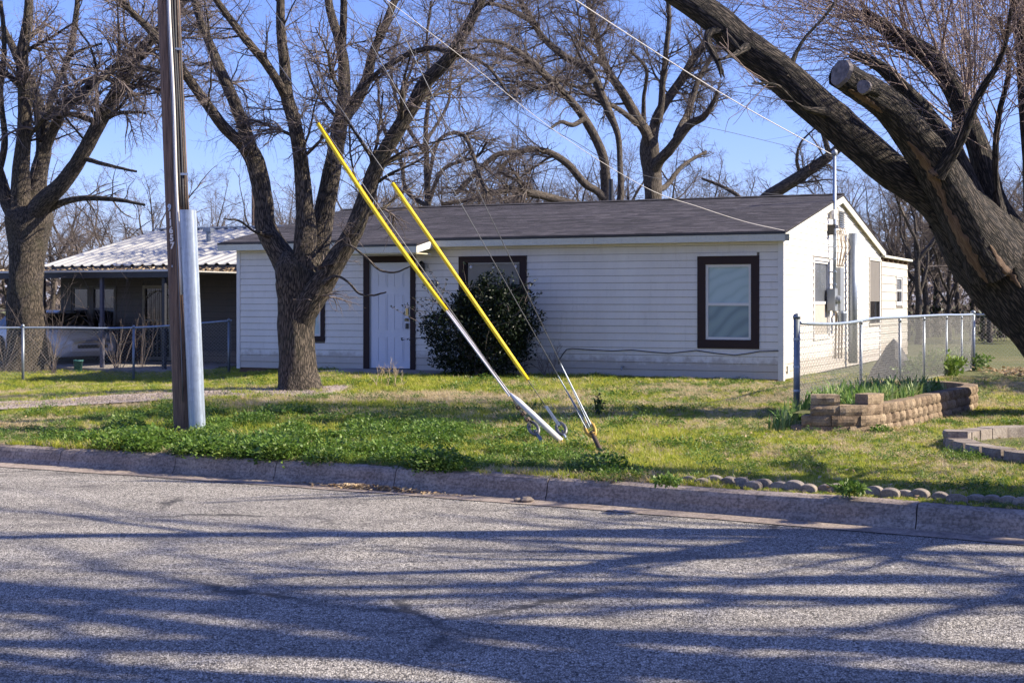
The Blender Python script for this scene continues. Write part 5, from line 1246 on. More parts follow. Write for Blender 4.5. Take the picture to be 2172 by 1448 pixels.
# guys 3 and 4 on the rusty anchor
r3_, g3b, e3 = guy('guy_anchor', 'rusty anchor rod with gold eye holding two bare guy wires', 'guy anchor', (1251, 908), (1278, 963), 8, M['rust'], M['gold'], .021)
for off, zt in ((Vector((-.02, 0, 0)), 8.35), (Vector((.012, 0, .01)), 10.1)):
    t3 = span(e3, zt); s0 = e3 + off; mb = MB(); mb.tube([s0 - g3b, t3 - g3b], .0042, 6); mb.build('wire', AW, r3_, True)
    for o2 in (Vector((.012, 0, 0)), Vector((-.012, 0, 0))):
        mb = MB(); mb.tube([s0 - g3b + o2, lin(s0, t3, .06) - g3b], .004, 5); mb.build('wire_tail', M['galv'], r3_)
# service wires from the pole
def cable(name, label, pts, r_, m_, sag=0.0, cat='cable'):
    o0 = pts[0]; mb = MB(); mb.tube([p - o0 for p in pts], r_, 6); o = mb.build(name, m_, None, True); o.location = o0; tag(o, label, cat); return o
mast_top = hf.world(.14, my, mz + .02)
def pix_curve(pixs, Ya, Yb, n=40):
    m_ = len(pixs); c = []
    for i, (px, py) in enumerate(pixs):
        x0, x1 = pixs[0][0], pixs[-1][0]; f = (px - x0) / (x1 - x0); Y = 1 / ((1 - f) / Ya + f / Yb); p = P(px, py, Y); c.append(p)
    return [Vector(q) for q in catmull([tuple(q) for q in c], n)]
cable('service_drop', 'pale twisted service cable running from the pole down to the roof mast', pix_curve([(348, -640), (700, -350), (1000, -145), (1220, 0), (1400, 117), (1545, 207), (1660, 272), (1765, 328)], PY, mast_top.y), .009, M['wirelight'])
cable('phone_cable', 'pale cable dropping from the pole to the right front roof corner', pix_curve([(352, -300), (700, -85), (957, 104), (1180, 280), (1370, 398), (1480, 438), (1580, 470), (1664, 489)], PY, 24.5), .004, M['wirelight'])
cable('overhead_wire', 'upper thin dark wire passing above the roof from left to right', pix_curve([(352, -230), (900, 62), (1200, 215), (1500, 270), (1760, 330), (1900, 350)], PY, 40), .005, M['wiredark'])
cable('overhead_wire', 'lower thin dark wire crossing the sky below the first one', pix_curve([(352, -160), (900, 122), (1200, 290), (1400, 380), (1770, 424), (1930, 438)], PY, 44), .005, M['wiredark'])
# second pole far behind
fp = thing('utility_pole', 'thin distant wooden utility pole behind the metal-roofed house', 'utility pole', ((540 - 1086) / F * 62, 62, -.3)); mb = MB(); mb.tube([(0, 0, -.2), (0, 0, P(540, 395, 62).z + .3)], [.16, .13], 12); mb.build('pole_shaft', M['pole'], fp, True)

# ------------------------------------------------------------------ chain link fences
def chain_fence(root, A, B, h, posts, r_post=.028, dia=.074, sag=None, wr=.0021, first=None, rail=True, tie=True):
    """A, B ground points; mesh of zig-zag wires between them"""
    A = Vector(A); B = Vector(B); d = (B - A); ln = Vector((d.x, d.y, 0)).length; u = Vector((d.x, d.y, 0)).normalized(); org = Vector(root.location)
    def gp(t):
        q = A + d * t; return Vector((q.x, q.y, float(zg(np.float64(q.x), np.float64(q.y)))))
    nv = int(ln / dia); nz = int(h / (dia * .5)); V = []
    t = (np.arange(nv + 1)) / nv
    base = np.array([list(gp(x)) for x in t]); zt = np.array([(sag(x) if sag else 0) for x in t])
    Pn = []
    for kx_ in range(nv):
        pts = []
        for kz in range(nz + 1):
            off = .5 * dia * (1 if (kz % 2 == 0) else 0); bx = base[kx_]; z = bx[2] + .03 + (h + zt[kx_] - .04) * kz / nz
            pts.append((bx[0] + u.x * (off), bx[1] + u.y * off, z))
        Pn.append(pts)
        # mirrored zig-zag to close the diamonds
        pts = []
        for kz in range(nz + 1):
            off = .5 * dia * (1 if (kz % 2 == 0) else 2); bx = base[kx_]; z = bx[2] + .03 + (h + zt[kx_] - .04) * kz / nz
            pts.append((bx[0] + u.x * (off), bx[1] + u.y * off, z))
        Pn.append(pts)
    Pn = np.array(Pn) - np.array(org); V, Q, B_ = tubes(Pn, np.full(Pn.shape[:2], wr), 3)
    link('chain_link_mesh', np_mesh('chain_link_mesh', V, Q, M['fencewire'], True), root, 'stuff')
    for i, (tt, hp, rp) in enumerate(posts):
        q = gp(tt) - org; mb = MB(); mb.tube([q + Vector((0, 0, -.3)), q + Vector((0, 0, hp))], rp, 12); mb.lathe([(rp * 1.15, -.03), (rp * 1.2, .0), (rp * .9, .025), (0, .04)], 12, Matrix.Translation(q + Vector((0, 0, hp)))); mb.build('fence_post', M['galvdull'], root, True)
    if rail:
        n = 24; mb = MB(); mb.tube([gp(i / n) - org + Vector((0, 0, h + (sag(i / n) if sag else 0))) for i in range(n + 1)], .021, 8); mb.build('top_rail', M['galv'], root, True)
fA = G(1690, 872); fB = G(2064, 786)
fr = thing('chain_link_fence', 'sagging chain link fence running back beside the white gable wall', 'fence', fA)
chain_fence(fr, fA, fB, 1.12, [(0, 1.20, .042), (.265, 1.08, .024), (.47, 1.08, .024), (.62, 1.08, .024), (.78, 1.08, .022), (.90, 1.08, .022), (1, 1.17, .045)], sag=lambda t: -.055 * math.sin(PI * min(1, t / .30)) if t < .3 else .01, wr=.0030)
mb = MB()
for z in (.25, .55, .9): mb.lathe([(.046, 0), (.046, .025)], 12, Matrix.Translation((0, 0, z)))
mb.build('tension_band', M['galv'], fr)
fC = Vector((fB.x + 5.5, fB.y - 1.6, 0)); fr2 = thing('chain_link_fence', 'chain link fence at the back right, half hidden by the leaning trunk', 'fence', fB)
chain_fence(fr2, fB + Vector((.06, 0, 0)), fC, 1.12, [(.25, 1.12, .024), (.5, 1.12, .024), (.75, 1.12, .024), (1, 1.12, .024)], wr=.0026)
lA = G(-200, 812); lB = G(45, 806); lC = G(492, 790)
fr3 = thing('chain_link_fence', 'chain link fence in front of the metal-roofed house, left of the pole', 'fence', lA)
chain_fence(fr3, lA, lC, 1.12, [(.0, 1.16, .03), (.35, 1.16, .03), (.69, 1.14, .028), (.99, 1.14, .028)], wr=.0028)

# ------------------------------------------------------------------ car in the neighbour's drive
carp = P(120, 640, 36.6); carp.z = float(zg(np.float64(carp.x), np.float64(36.6)))
wheel_c = P(162, 0, 36.2)
car = thing('parked_car', 'white sedan parked behind the tree under the porch roof', 'car', (wheel_c.x - 1.0 * math.cos(rad(46)) - .28, 36.3 + 1.0 * math.sin(rad(46)) + .8, carp.z + .05), rad(-46))
def car_body():
    # stations along x (front at +x): half width, sill z, belt z, roof z, roof half width
    S = [(1.86, .52, .36, .60, .62, .46), (1.78, .70, .26, .70, .73, .58), (1.60, .82, .22, .76, .80, .66), (1.25, .87, .22, .82, .87, .70), (.78, .88, .22, .90, .93, .74), (.55, .88, .22, .93, .98, .72), (.05, .88, .22, .94, 1.30, .60), (-.45, .88, .22, .95, 1.40, .60), (-1.2, .88, .22, .96, 1.40, .60), (-1.75, .88, .22, .97, 1.28, .60), (-2.2, .88, .24, .97, 1.02, .66), (-2.65, .84, .28, .94, .96, .66), (-2.78, .70, .40, .84, .86, .60)]
    V = []; Fc = []; k = 12
    for (x, w, zs_, zb, zt, wr_) in S:
        ring = [(-w * .92, zs_), (-w, zs_ + .12), (-w * 1.0, (zs_ + zb) / 2 + .05), (-w * .97, zb), (-wr_, zt - .02), (-wr_ * .6, zt), (wr_ * .6, zt), (wr_, zt - .02), (w * .97, zb), (w * 1.0, (zs_ + zb) / 2 + .05), (w, zs_ + .12), (w * .92, zs_)]
        V += [(x, y, z) for y, z in ring]
    n = len(S)
    for i in range(n - 1):
        for j in range(k): Fc.append((i * k + j, i * k + (j + 1) % k, (i + 1) * k + (j + 1) % k, (i + 1) * k + j))
    Fc += [tuple(range(k)), tuple(range((n - 1) * k, n * k))[::-1]]
    return V, Fc
V, Fc = car_body(); mb = MB(); mb.add(V, Fc); body = mb.build('body', M['carwhite'], car, True)
for sy in (-1, 1):
    for nm, pts in (('side_window', [(.42, .96), (.02, 1.24), (-.38, 1.33), (-.38, .98)]), ('side_window', [(-.44, .98), (-.44, 1.34), (-1.2, 1.34), (-1.2, .99)]), ('side_window', [(-1.26, .99), (-1.26, 1.33), (-1.68, 1.24), (-1.95, 1.0)])):
        mb = MB(); pl = [(x, sy * (.90 - (z - .95) * .72), z) for x, z in pts]; mb.prism(pl, (0, sy * .006, 0)); mb.build(nm, M['glassdark'], car)
    mb = MB(); mb.prism([(1.60, sy * .70, .58), (1.78, sy * .52, .56), (1.74, sy * .56, .66), (1.52, sy * .74, .70)], (.03, sy * .03, 0)); mb.build('headlight', M['glassgrey'], car)
    mb = MB(); mb.box(.45, .60, sy * .98 - .06, sy * .98 + .06, .95, 1.05); mb.build('mirror', M['carwhite'], car)
mb = MB(); mb.box(1.80, 1.90, -.60, .60, .34, .56); mb.build('bumper', M['carwhite'], car, bevel=.03); mb = MB(); mb.box(1.86, 1.91, -.42, .42, .44, .53); mb.build('grille', M['black'], car)
mb = MB(); mb.prism([(.52, -.60, 1.0), (.52, .60, 1.0), (.07, .54, 1.305), (.07, -.54, 1.305)], (.02, 0, .02)); mb.build('windscreen', M['glassdark'], car)
for x in (1.0, -1.65):
    for sy in (-1, 1):
        arch = MB(); arch.tube([(x, sy * .84, .33), (x, sy * .915, .33)], .40, 24); arch.build('wheel_arch', M['rubber'], car)
        W_ = MB(); W_.tube([(x, sy * .72, .32), (x, sy * .94, .32)], .32, 24); wh = W_.build('wheel', M['rubber'], car, True)
        R_ = MB(); R_.tube([(x, sy * .941, .32), (x, sy * .947, .32)], .20, 18)
        for q in range(5):
            a = 2 * PI * q / 5; R_.box(-.02, .02, -.006, .006, .02, .19, Matrix.Translation((x, sy * .953, .32)) @ Matrix.Rotation(a, 4, 'Y'))
        R_.build('rim', M['galvdull'], wh)
# bucket, paper
bp = G(152, 790); bp = bp + Vector((0, .5, 0)); bk = thing('bucket', 'teal plastic bucket on the grass beside the parked car', 'bucket', bp); mb = MB(); mb.lathe([(.085, 0), (.112, .25), (.122, .25), (.122, .275), (.112, .275), (.08, .02)], 18); mb.build('pail', M['teal'], bk, True)
pp_ = G(184, 779); mb = MB(); rgp = random.Random(4); vs = [((i - 2.5) * .055, (j - 1.5) * .07, .03 + rgp.random() * .07) for i in range(6) for j in range(4)]; mb.add(vs, [(i * 4 + j, i * 4 + 4 + j, i * 4 + 5 + j, i * 4 + 1 + j) for i in range(5) for j in range(3)]); o = mb.build('crumpled_paper', M['paper']); o.location = pp_; tag(o, 'small crumpled white paper on the grass by the porch', 'paper')

# ------------------------------------------------------------------ retaining planters
def block(w, d, h, seed, rounded=.0):
    """split-faced block: front (-y) face rough, bevelled"""
    r_ = random.Random(seed); nx_, nz_ = 5, 3; V = []; 
    for k in range(2):
        for j in range(nz_ + 1):
            for i in range(nx_ + 1):
                x = (i / nx_ - .5) * w; z = j / nz_ * h; ed = (i in (0, nx_)) or (j in (0, nz_))
                if k == 0: y = -d / 2 + (0.014 if ed else 0) + rounded * ((i / nx_ - .5) ** 2 * 4) * .03 + r_.uniform(-.005, .005)
                else: y = d / 2
                V.append((x * (1 if k == 0 else .82), y, z + (r_.uniform(-.001, .001) if k == 0 else 0)))
    S = (nx_ + 1) * (nz_ + 1); Fc = []
    ix = lambda i, j, k: k * S + j * (nx_ + 1) + i
    for j in range(nz_):
        for i in range(nx_): Fc.append((ix(i, j, 0), ix(i + 1, j, 0), ix(i + 1, j + 1, 0), ix(i, j + 1, 0))); 
    Fc.append((ix(0, 0, 1), ix(0, nz_, 1), ix(nx_, nz_, 1), ix(nx_, 0, 1)))
    for i in range(nx_): Fc.append((ix(i, nz_, 0), ix(i + 1, nz_, 0), ix(nx_, nz_, 1), ix(0, nz_, 1)) if False else (ix(i, nz_, 0), ix(i + 1, nz_, 0), ix(i + 1, nz_, 1), ix(i, nz_, 1)))
    for i in range(nx_): Fc.append((ix(i + 1, 0, 0), ix(i, 0, 0), ix(i, 0, 1), ix(i + 1, 0, 1)))
    for j in range(nz_): Fc.append((ix(0, j, 0), ix(0, j + 1, 0), ix(0, j + 1, 1), ix(0, j, 1))); Fc.append((ix(nx_, j + 1, 0), ix(nx_, j, 0), ix(nx_, j, 1), ix(nx_, j + 1, 1)))
    me = bpy.data.meshes.new('block'); me.from_pydata(V, [], Fc); me.update(); return me
BH = .108
blk = [block(.30, .19, BH - .004, s) for s in range(4)]; blk2 = [block(.205, .18, BH - .004, 10 + s, 1.0) for s in range(5)]
for me in blk + blk2: me.materials.append(M['stone'])
pl_px = [(1676, 915), (1740, 917), (1800, 918), (1850, 917), (1895, 912), (1935, 905), (1975, 896), (2015, 885), (2050, 875), (2074, 866)]
pc = []
for px, py in pl_px: q = G(px, py); pc.append((q.x, q.y, 0))
e_ = pc[-1]; pc += [(e_[0] + .12, e_[1] + .45, 0), (e_[0] - .05, e_[1] + 1.0, 0), (e_[0] - .6, e_[1] + 1.3, 0), (e_[0] - 1.3, e_[1] + 1.0, 0)]
cv = catmull(pc, 600); seg = np.concatenate([[0], np.cumsum(np.linalg.norm(np.diff(cv, axis=0), axis=1))])
def on_curve(s_): 
    s_ = min(max(s_, 0), seg[-1] - .01); i = int(np.searchsorted(seg, s_)); i = min(max(i, 1), len(cv) - 1); f = (s_ - seg[i - 1]) / max(seg[i] - seg[i - 1], 1e-6); p = cv[i - 1] * (1 - f) + cv[i] * f; j0 = max(i - 12, 0); j1 = min(i + 12, len(cv) - 1); t = cv[j1] - cv[j0]; return Vector(p), math.atan2(t[1], t[0])
planter = thing('stone_planter', 'curved flower bed wall of tan split-faced blocks by the fence corner', 'planter', Vector(pc[0])); po = Vector(planter.location)
sw = 1.22   # where the long blocks give way to the small ones
def lay(s0, row, big, zoff, lat=0.0, n=1):
    p, a = on_curve(s0); nrm_ = Vector((-math.sin(a), math.cos(a), 0)); me = random.choice(blk if big else blk2); o = link('block', me, planter)
    o.location = p - po + nrm_ * (.095 + lat + random.uniform(-.006, .006)) + Vector((0, 0, zoff + row * BH)); o.rotation_euler = (0, random.uniform(-.012, .012), a + random.uniform(-.03, .03)); return o
zb = -.02
for row in range(3):
    s_ = .155 + (0.0, .11, .20)[row]; st0 = s_
    while s_ < seg[-1] - .1:
        big = s_ < sw - (.0 if row != 1 else .08)
        if big: lay(s_, row, True, zb); s_ += .306
        else:
            if s_ - .2 < sw and s_ > sw - .15: s_ += -.05
            lay(s_ if s_ < sw + .1 else s_, row, False, zb); s_ += .210
for s_ in (.36, 1.02): o = lay(s_, 3, True, zb, .02)
# soil inside the bed
ins = []
for k in range(40):
    p, a = on_curve(seg[-1] * k / 39); ins.append(tuple(p - po + Vector((-math.sin(a), math.cos(a), 0)) * .2))
ins = [(x, y, .20) for x, y, z in ins]; mb = MB(); cc = np.mean(np.array(ins), 0); mb.add([tuple(cc)] + ins, [(0, i + 1, (i + 1) % 40 + 1) for i in range(40)]); mb.build('planter_soil', M['soil'], planter)
# iris clumps
def iris_mesh(seed, n=13, h=.26):
    r_ = random.Random(seed); V = []; Fc = []
    for i in range(n):
        a = r_.uniform(0, 2 * PI); x, y = r_.gauss(0, .045), r_.gauss(0, .045); hh = h * r_.uniform(.55, 1.15); w = r_.uniform(.011, .019); ln = r_.uniform(.1, .75); b0 = len(V); ca, sa = math.cos(a), math.sin(a); fx_, fy_ = math.cos(a + 1.3), math.sin(a + 1.3)
        m_ = 5
        for k in range(m_ + 1):
            t = k / m_; ww = w * (1 - t ** 2.2) + .001; ox = ca * ln * hh * t * t; oy = sa * ln * hh * t * t; z = hh * (t - .35 * ln * t * t)
            V += [(x + ox - fx_ * ww, y + oy - fy_ * ww, z), (x + ox + fx_ * ww, y + oy + fy_ * ww, z)]
        Fc += [(b0 + 2 * k, b0 + 2 * k + 1, b0 + 2 * k + 3, b0 + 2 * k + 2) for k in range(m_)]
    me = bpy.data.meshes.new('leaves'); me.from_pydata(V, [], Fc); me.materials.append(M['iris']); me.update(); return me
irm = [iris_mesh(s) for s in range(5)]
r_ = random.Random(8); cnt = 0
def iris(loc, sc, label, group):
    root = thing('iris_plant', label, 'plant', loc, r_.uniform(0, 6), group); root.scale = (sc, sc, sc); link('leaves', r_.choice(irm), root); return root
for px in range(1776, 2060, 7):
    for back in (0, 1, 2):
        yy_ = 0
        p, a = on_curve(max(.1, (px - 1676) / (2074 - 1676) * 4.4 + r_.uniform(-.1, .1))); q = p + Vector((-math.sin(a), math.cos(a), 0)) * (.30 + back * .28 + r_.uniform(-.08, .08)); q.z = .19
        iris(q, r_.uniform(.8, 1.2), 'clump of strappy green iris leaves growing inside the stone planter', 'iris clumps in the stone planter')
for px, py, s_ in ((1672, 905, 1.0), (1684, 892, 1.15), (1660, 900, .9), (1700, 880, .9), (1710, 878, .8), (1668, 890, 1.0), (1650, 910, .8), (1694, 885, 1.1)):
    q = G(px, py + 4); iris((q.x, q.y, q.z), s_, 'clump of iris leaves in the grass round the fence end post', 'iris clumps round the end post')
# far right low ring
ring = thing('stone_ring', 'low ring of pale edging blocks in the lawn at the right edge', 'planter', (5.40, 12.85, -.015))
rb_ = block(.27, .22, .165, 40, 1.0); rb_.materials.append(M['stone2']); rx_, ry_ = 1.30, 1.62
nb_ = 34
for k in range(nb_):
    a = 2 * PI * k / nb_; o = link('block', rb_, ring); o.location = (rx_ * math.cos(a), ry_ * math.sin(a), -.035 + random.uniform(-.006, .006)); o.rotation_euler = (0, 0, math.atan2(ry_ * math.cos(a), -rx_ * math.sin(a)) + PI * 0)
    if True: o.rotation_euler[2] = math.atan2(ry_ * math.sin(a) / ry_ ** 2 * rx_, math.cos(a) / 1.0) + PI / 2
o = link('block', rb_, ring); o.location = (-1.27, .42, .118); o.rotation_euler = (0, 0, PI * 1.42); o.scale = (1, 1, .45)
mb = MB(); mb.add([(0, 0, .03)] + [(1.2 * math.cos(2 * PI * k / 24), 1.5 * math.sin(2 * PI * k / 24), .03) for k in range(24)], [(0, 1 + k, 1 + (k + 1) % 24) for k in range(24)]); mb.build('ring_soil', M['soil'], ring)
# scalloped edging behind the kerb
def scallop():
    mb = MB(); n = 10; pf = [(-.085, -.08), (-.085, .02)] + [(-.085 * math.cos(PI * k / n), .02 + .05 * math.sin(PI * k / n)) for k in range(1, n)] + [(.085, .02), (.085, -.08)]
    mb.prism([(x, -.045, z) for x, z in pf], (0, .09, 0)); return mb.mesh('edging_block', M['stone2'], False, .006)
scm = scallop(); 
pxs = [1462, 1488, 1515, 1547, 1572, 1596, 1620, 1655, 1686, 1715, 1752, 1776, 1855, 1888, 1918, 1952, 1995, 2030, 2068, 2103, 2138, 2170, 2205]
for i, px in enumerate(pxs):
    yb_ = 1018 + (px - 1462) * (1065 - 1018) / (2172 - 1462) + (3 if i % 4 == 1 else 0); q = G(px, yb_ + 5); tilt = random.uniform(-.12, .12)
    o = tag(link('edging_block', scm), 'scalloped concrete edging block behind the kerb, ' + ordn[i] + ' from the left', 'edging block', 'scalloped edging blocks behind the kerb'); o.location = (q.x, q.y, q.z + .018 - random.uniform(0, .022)); o.rotation_euler = (random.uniform(-.1, .1), tilt, rad(-29) + random.uniform(-.15, .15)); o.scale = (random.uniform(.72, .9), .8, random.uniform(.7, .85))

# ------------------------------------------------------------------ shrubs
def shrub(name, label, px, py, px0, px1, ztop, seed, n, size, m_, depth=.9, back=0.35):
    c = hf.front((px0 + px1) / 2, py, -depth); w0 = hf.front(px0, py, -depth)[0]; w1 = hf.front(px1, py, -depth)[0]; rx = (w1 - w0) / 2; base = hf.world(c[0], -depth, 0); base.z = float(zg(np.float64(base.x), np.float64(base.y)))
    root = thing(name, label, 'bush', base, ANG); rg = np.random.default_rng(seed); Vs = []; Qs = []; o_ = 0
    blobs = [((0, 0, ztop * .42), (rx * .92, depth * .75, ztop * .45), .5), ((rx * .15, .1, ztop * .68), (rx * .6, depth * .6, ztop * .30), .25), ((-rx * .45, -.05, ztop * .38), (rx * .55, depth * .6, ztop * .36), .15), ((rx * .5, 0, ztop * .5), (rx * .5, depth * .6, ztop * .38), .15)]
    for cc_, rr_, fr_2 in blobs:
        V, Q = leaf_cloud(cc_, rr_, int(n * fr_2), size, rg, .45); Vs.append(V); Qs.append(Q + o_); o_ += len(V)
    # shoots that stick out
    ns_ = 46; st = np.stack([rg.uniform(-rx * .9, rx * .9, ns_), rg.uniform(-depth * .7, .2, ns_), rg.uniform(.3, ztop * .8, ns_)], -1); d = nrm(np.stack([np.sign(st[:, 0]) * rg.uniform(.2, 1, ns_), rg.normal(0, .4, ns_) - .3, rg.uniform(.3, 1.2, ns_)], -1)); pts = [st]; p = st
    for k in range(5): d = nrm(d + rg.normal(0, .15, (ns_, 3)) + np.array([0, 0, -.05])); p = p + d * .12; pts.append(p)
    Pn = np.stack(pts, 1)
    for k in range(1, 6):
        for q in range(4):
            cN = Pn[:, k] + rg.normal(0, .012, (ns_, 3)); u = nrm(rg.normal(size=(ns_, 3))); v = nrm(np.cross(u, rg.normal(size=(ns_, 3)))); s = size * .9
            V = np.stack([cN, cN + u * s * .5 + v * s * .22, cN + u * s, cN + u * s * .5 - v * s * .22], 1).reshape(-1, 3); Vs.append(V); Qs.append(np.arange(len(V)).reshape(-1, 4) + o_); o_ += len(V)
    link('foliage', np_mesh('foliage', np.concatenate(Vs), np.concatenate(Qs), m_, False), root)
    stem = rg.normal(0, .08, (14, 3)) * np.array([1, 1, 0]); dd = nrm(np.stack([rg.normal(0, .45, 14), rg.normal(0, .25, 14), np.ones(14)], -1)); pts = [stem]; p = stem
    for k in range(6): p = p + dd * ztop * .13; dd = nrm(dd + rg.normal(0, .1, (14, 3))); pts.append(p)
    a, r2 = np.stack(pts, 1), np.linspace(.022, .008, 7)[None] * np.ones((14, 1)); V, Q, B = join([tubes(a, r2, 5), tubes(Pn, np.linspace(.006, .003, 6)[None] * np.ones((ns_, 1)), 4)]); link('stems', np_mesh('stems', V, Q, M['twigfar'], True), root)
    return root
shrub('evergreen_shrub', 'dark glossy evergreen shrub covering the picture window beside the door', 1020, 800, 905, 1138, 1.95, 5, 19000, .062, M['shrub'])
# bare shrubs behind the left fence
def bare_shrub(px, py, hh, w, seed, label, n=22, group='bare shrubs behind the left fence', nm='bare_shrub', mt='twigfar'):
    q = G(px, py); rg = np.random.default_rng(seed); root = thing(nm, label, 'bush', q, 0, group); s = rg.normal(0, .05, (n, 3)) * np.array([1, 1, 0]); d = nrm(np.stack([rg.normal(0, w, n), rg.normal(0, w * .7, n), np.ones(n)], -1)); ln = hh * rg.uniform(.6, 1.05, n); pts = [s]; p = s
    for k in range(9): d = nrm(d + rg.normal(0, .09, (n, 3))); p = p + d * (ln / 9)[:, None]; pts.append(p)
    a = np.stack(pts, 1); r_ = np.linspace(1, .3, 10)[None] * rg.uniform(.004, .011, n)[:, None]
    b_, r2 = grow(a, r_, n * 5, (.2, .5), (20, 60), 6, (.4, .7), .14, .05, rg, .25, 1, .0032, .15, .9); c_, r3 = grow(b_, r2, n * 7, (.3, .6), (20, 60), 5, (.5, .8), .16, .02, rg, .2, 1, .0026, .08, .4)
    V, Q, B = join([tubes(a, r_, 5), tubes(b_, r2, 4), tubes(c_, r3, 3)]); link('stems', np_mesh('stems', V, Q, M[mt], True), root); return root
bare_shrub(112, 792, 2.2, .32, 81, 'bare upright shrub behind the fence right of the thick tree', 13)
bare_shrub(250, 787, 2.7, .30, 82, 'bare spreading shrub behind the fence in front of the porch', 13)
bare_shrub(300, 784, 2.5, .34, 83, 'thin bare shrub behind the fence in front of the security door', 7)
bare_shrub(5, 790, 2.6, .4, 84, 'tangled bare shrub at the left end of the fence', 14)
q_ = bare_shrub(1162, 800, .55, .45, 85, 'small dry vine against the siding right of the evergreen shrub', 10, None, 'dry_vine', 'twigfar')
# dry weed stalks near the doorstep
for i, px in enumerate((797, 812, 826, 842)):
    q = G(px, 822); bare = bare_shrub(px, 822 - (i % 3) * 3, .30 + .04 * (i % 3), .10, 200 + i, ['leftmost', 'second', 'third', 'rightmost'][i] + ' of the dry pale weed stalks in front of the doorstep', 2, 'dry weed stalks by the doorstep', 'dry_weed', 'straw')
    bare['category'] = 'weed'
# dark tarp heap and leafy plants behind the fence
tq = G(1912, 806); tp_ = thing('tarp_heap', 'dark peaked tarp heap behind the side fence', 'tarp', (tq.x, tq.y + .5, tq.z), .4); mb = MB(); rT = random.Random(3); V = [(0, 0, .72)]
for rr_, z in ((.12, .58), (.24, .38), (.36, .18), (.46, -.05)):
    for j in range(12): a = 2 * PI * j / 12; V.append((rr_ * (1.0 + rT.uniform(-.12, .12)) * math.cos(a), rr_ * (1 + rT.uniform(-.12, .12)) * math.sin(a), z))
Fc = [(0, 1 + j, 1 + (j + 1) % 12) for j in range(12)] + [(1 + r2 * 12 + j, 13 + r2 * 12 + j, 13 + r2 * 12 + (j + 1) % 12, 1 + r2 * 12 + (j + 1) % 12) for r2 in range(3) for j in range(12)]
mb.add(V, Fc); mb.build('tarp_cover', M['tarp'], tp_)
def leafy(px, py, dy, rx, rz, n, size, label, m_, group=None, nm='leafy_plant'):
    q = G(px, py); q = Vector(((px - 1086) / F * (q.y + dy), q.y + dy, 0)); rg = np.random.default_rng(int(px)); V, Q = leaf_cloud((0, 0, rz * .8), (rx, rx, rz), n, size, rg, .2); root = thing(nm, label, 'plant', q, 0, group); link('foliage', np_mesh('foliage', V, Q, m_, False), root)
    st = rg.normal(0, rx * .2, (8, 3)) * np.array([1, 1, 0]); a = np.stack([st, st * 1.8 + [0, 0, rz * .7], st * 2.6 + [0, 0, rz * 1.3]], 1); V, Q, B = tubes(a, np.full((8, 3), .006), 4); link('stems', np_mesh('stems', V, Q, M['weed'], True), root)
leafy(1925, 806, .3, .32, .17, 900, .09, 'leafy green plant growing in front of the dark tarp heap', M['weed'])
leafy(1990, 800, .6, .50, .26, 1400, .09, 'broad green weed patch behind the side fence', M['weed'])
leafy(2040, 795, 2.0, .55, .22, 1200, .09, 'low green weeds near the back fence corner', M['weed'])
leafy(1270, 885, 0, .05, .17, 90, .045, 'small dark upright weed standing alone in the lawn', M['shrub'])
leafy(1415, 1040, 0, .11, .035, 380, .035, 'green weed clump spilling over the kerb by the first edging blocks', M['weed'])
leafy(1805, 1058, 0, .12, .04, 380, .038, 'dark green weed hanging over the kerb in a gap between edging blocks', M['weed'])
leafy(1868, 917, -.12, .10, .05, 260, .035, 'tiny weed at the foot of the stone planter', M['weed'])
# gutter debris
lp = []
for _ in range(520):
    t = random.gauss(0, .33); x = -1.17 + t * .9; y = float(kerb_y(np.float64(x))) - .10 - abs(random.gauss(0, .055)); lp.append((x, y, ROAD + .012 + random.random() * .035 * max(0, 1 - abs(t))))
leaf_scatter('leaf_litter', lp, .019, M['deadleaf'], 'heap of brown dry leaves and twigs lying in the gutter', 'leaves')
mb = MB(); rq = random.Random(5); mb.lathe([(0, 0), (.05, .005), (.06, .02), (.035, .04), (0, .045)], 8); mb.lathe([(0, 0), (.03, .005), (.04, .02), (.02, .03), (0, .033)], 7, Matrix.Translation((-.07, .01, 0))); o = mb.build('stone', M['stone2']); kxp = .105 * 1.0; o.location = ((1117 - 1086) / F * 11.35, 11.35, ROAD + .005); tag(o, 'small stone lying in the gutter below the guy anchors', 'stone')

# ------------------------------------------------------------------ grass, weeds and litter on the lawn (geometry nodes instances)
def tuft(seed, n, h, w, spread, m_, lean=.5, bend=.5):
    r_ = random.Random(seed); V = []; Fc = []
    for i in range(n):
        a = r_.uniform(0, 2 * PI); rr = spread * math.sqrt(r_.random()); x, y = rr * math.cos(a), rr * math.sin(a); b = r_.uniform(0, 2 * PI); hh = h * r_.uniform(.4, 1.15); ww = w * r_.uniform(.7, 1.2); ln = r_.uniform(.05, lean); c, s = math.cos(b), math.sin(b); o_ = len(V)
        for k, t in enumerate((0, .5, 1)):
            ox, oy = c * hh * ln * t * (1 + bend * t), s * hh * ln * t * (1 + bend * t); z = hh * t * (1 - .3 * ln * t) - .01
            if t < 1: V += [(x + ox - s * ww, y + oy + c * ww, z), (x + ox + s * ww, y + oy - c * ww, z)]
            else: V.append((x + ox, y + oy, z))
        Fc += [(o_, o_ + 1, o_ + 3, o_ + 2), (o_ + 2, o_ + 3, o_ + 4)]
    me = bpy.data.meshes.new('tuft'); me.from_pydata(V, [], Fc); me.materials.append(m_); me.update(); return me
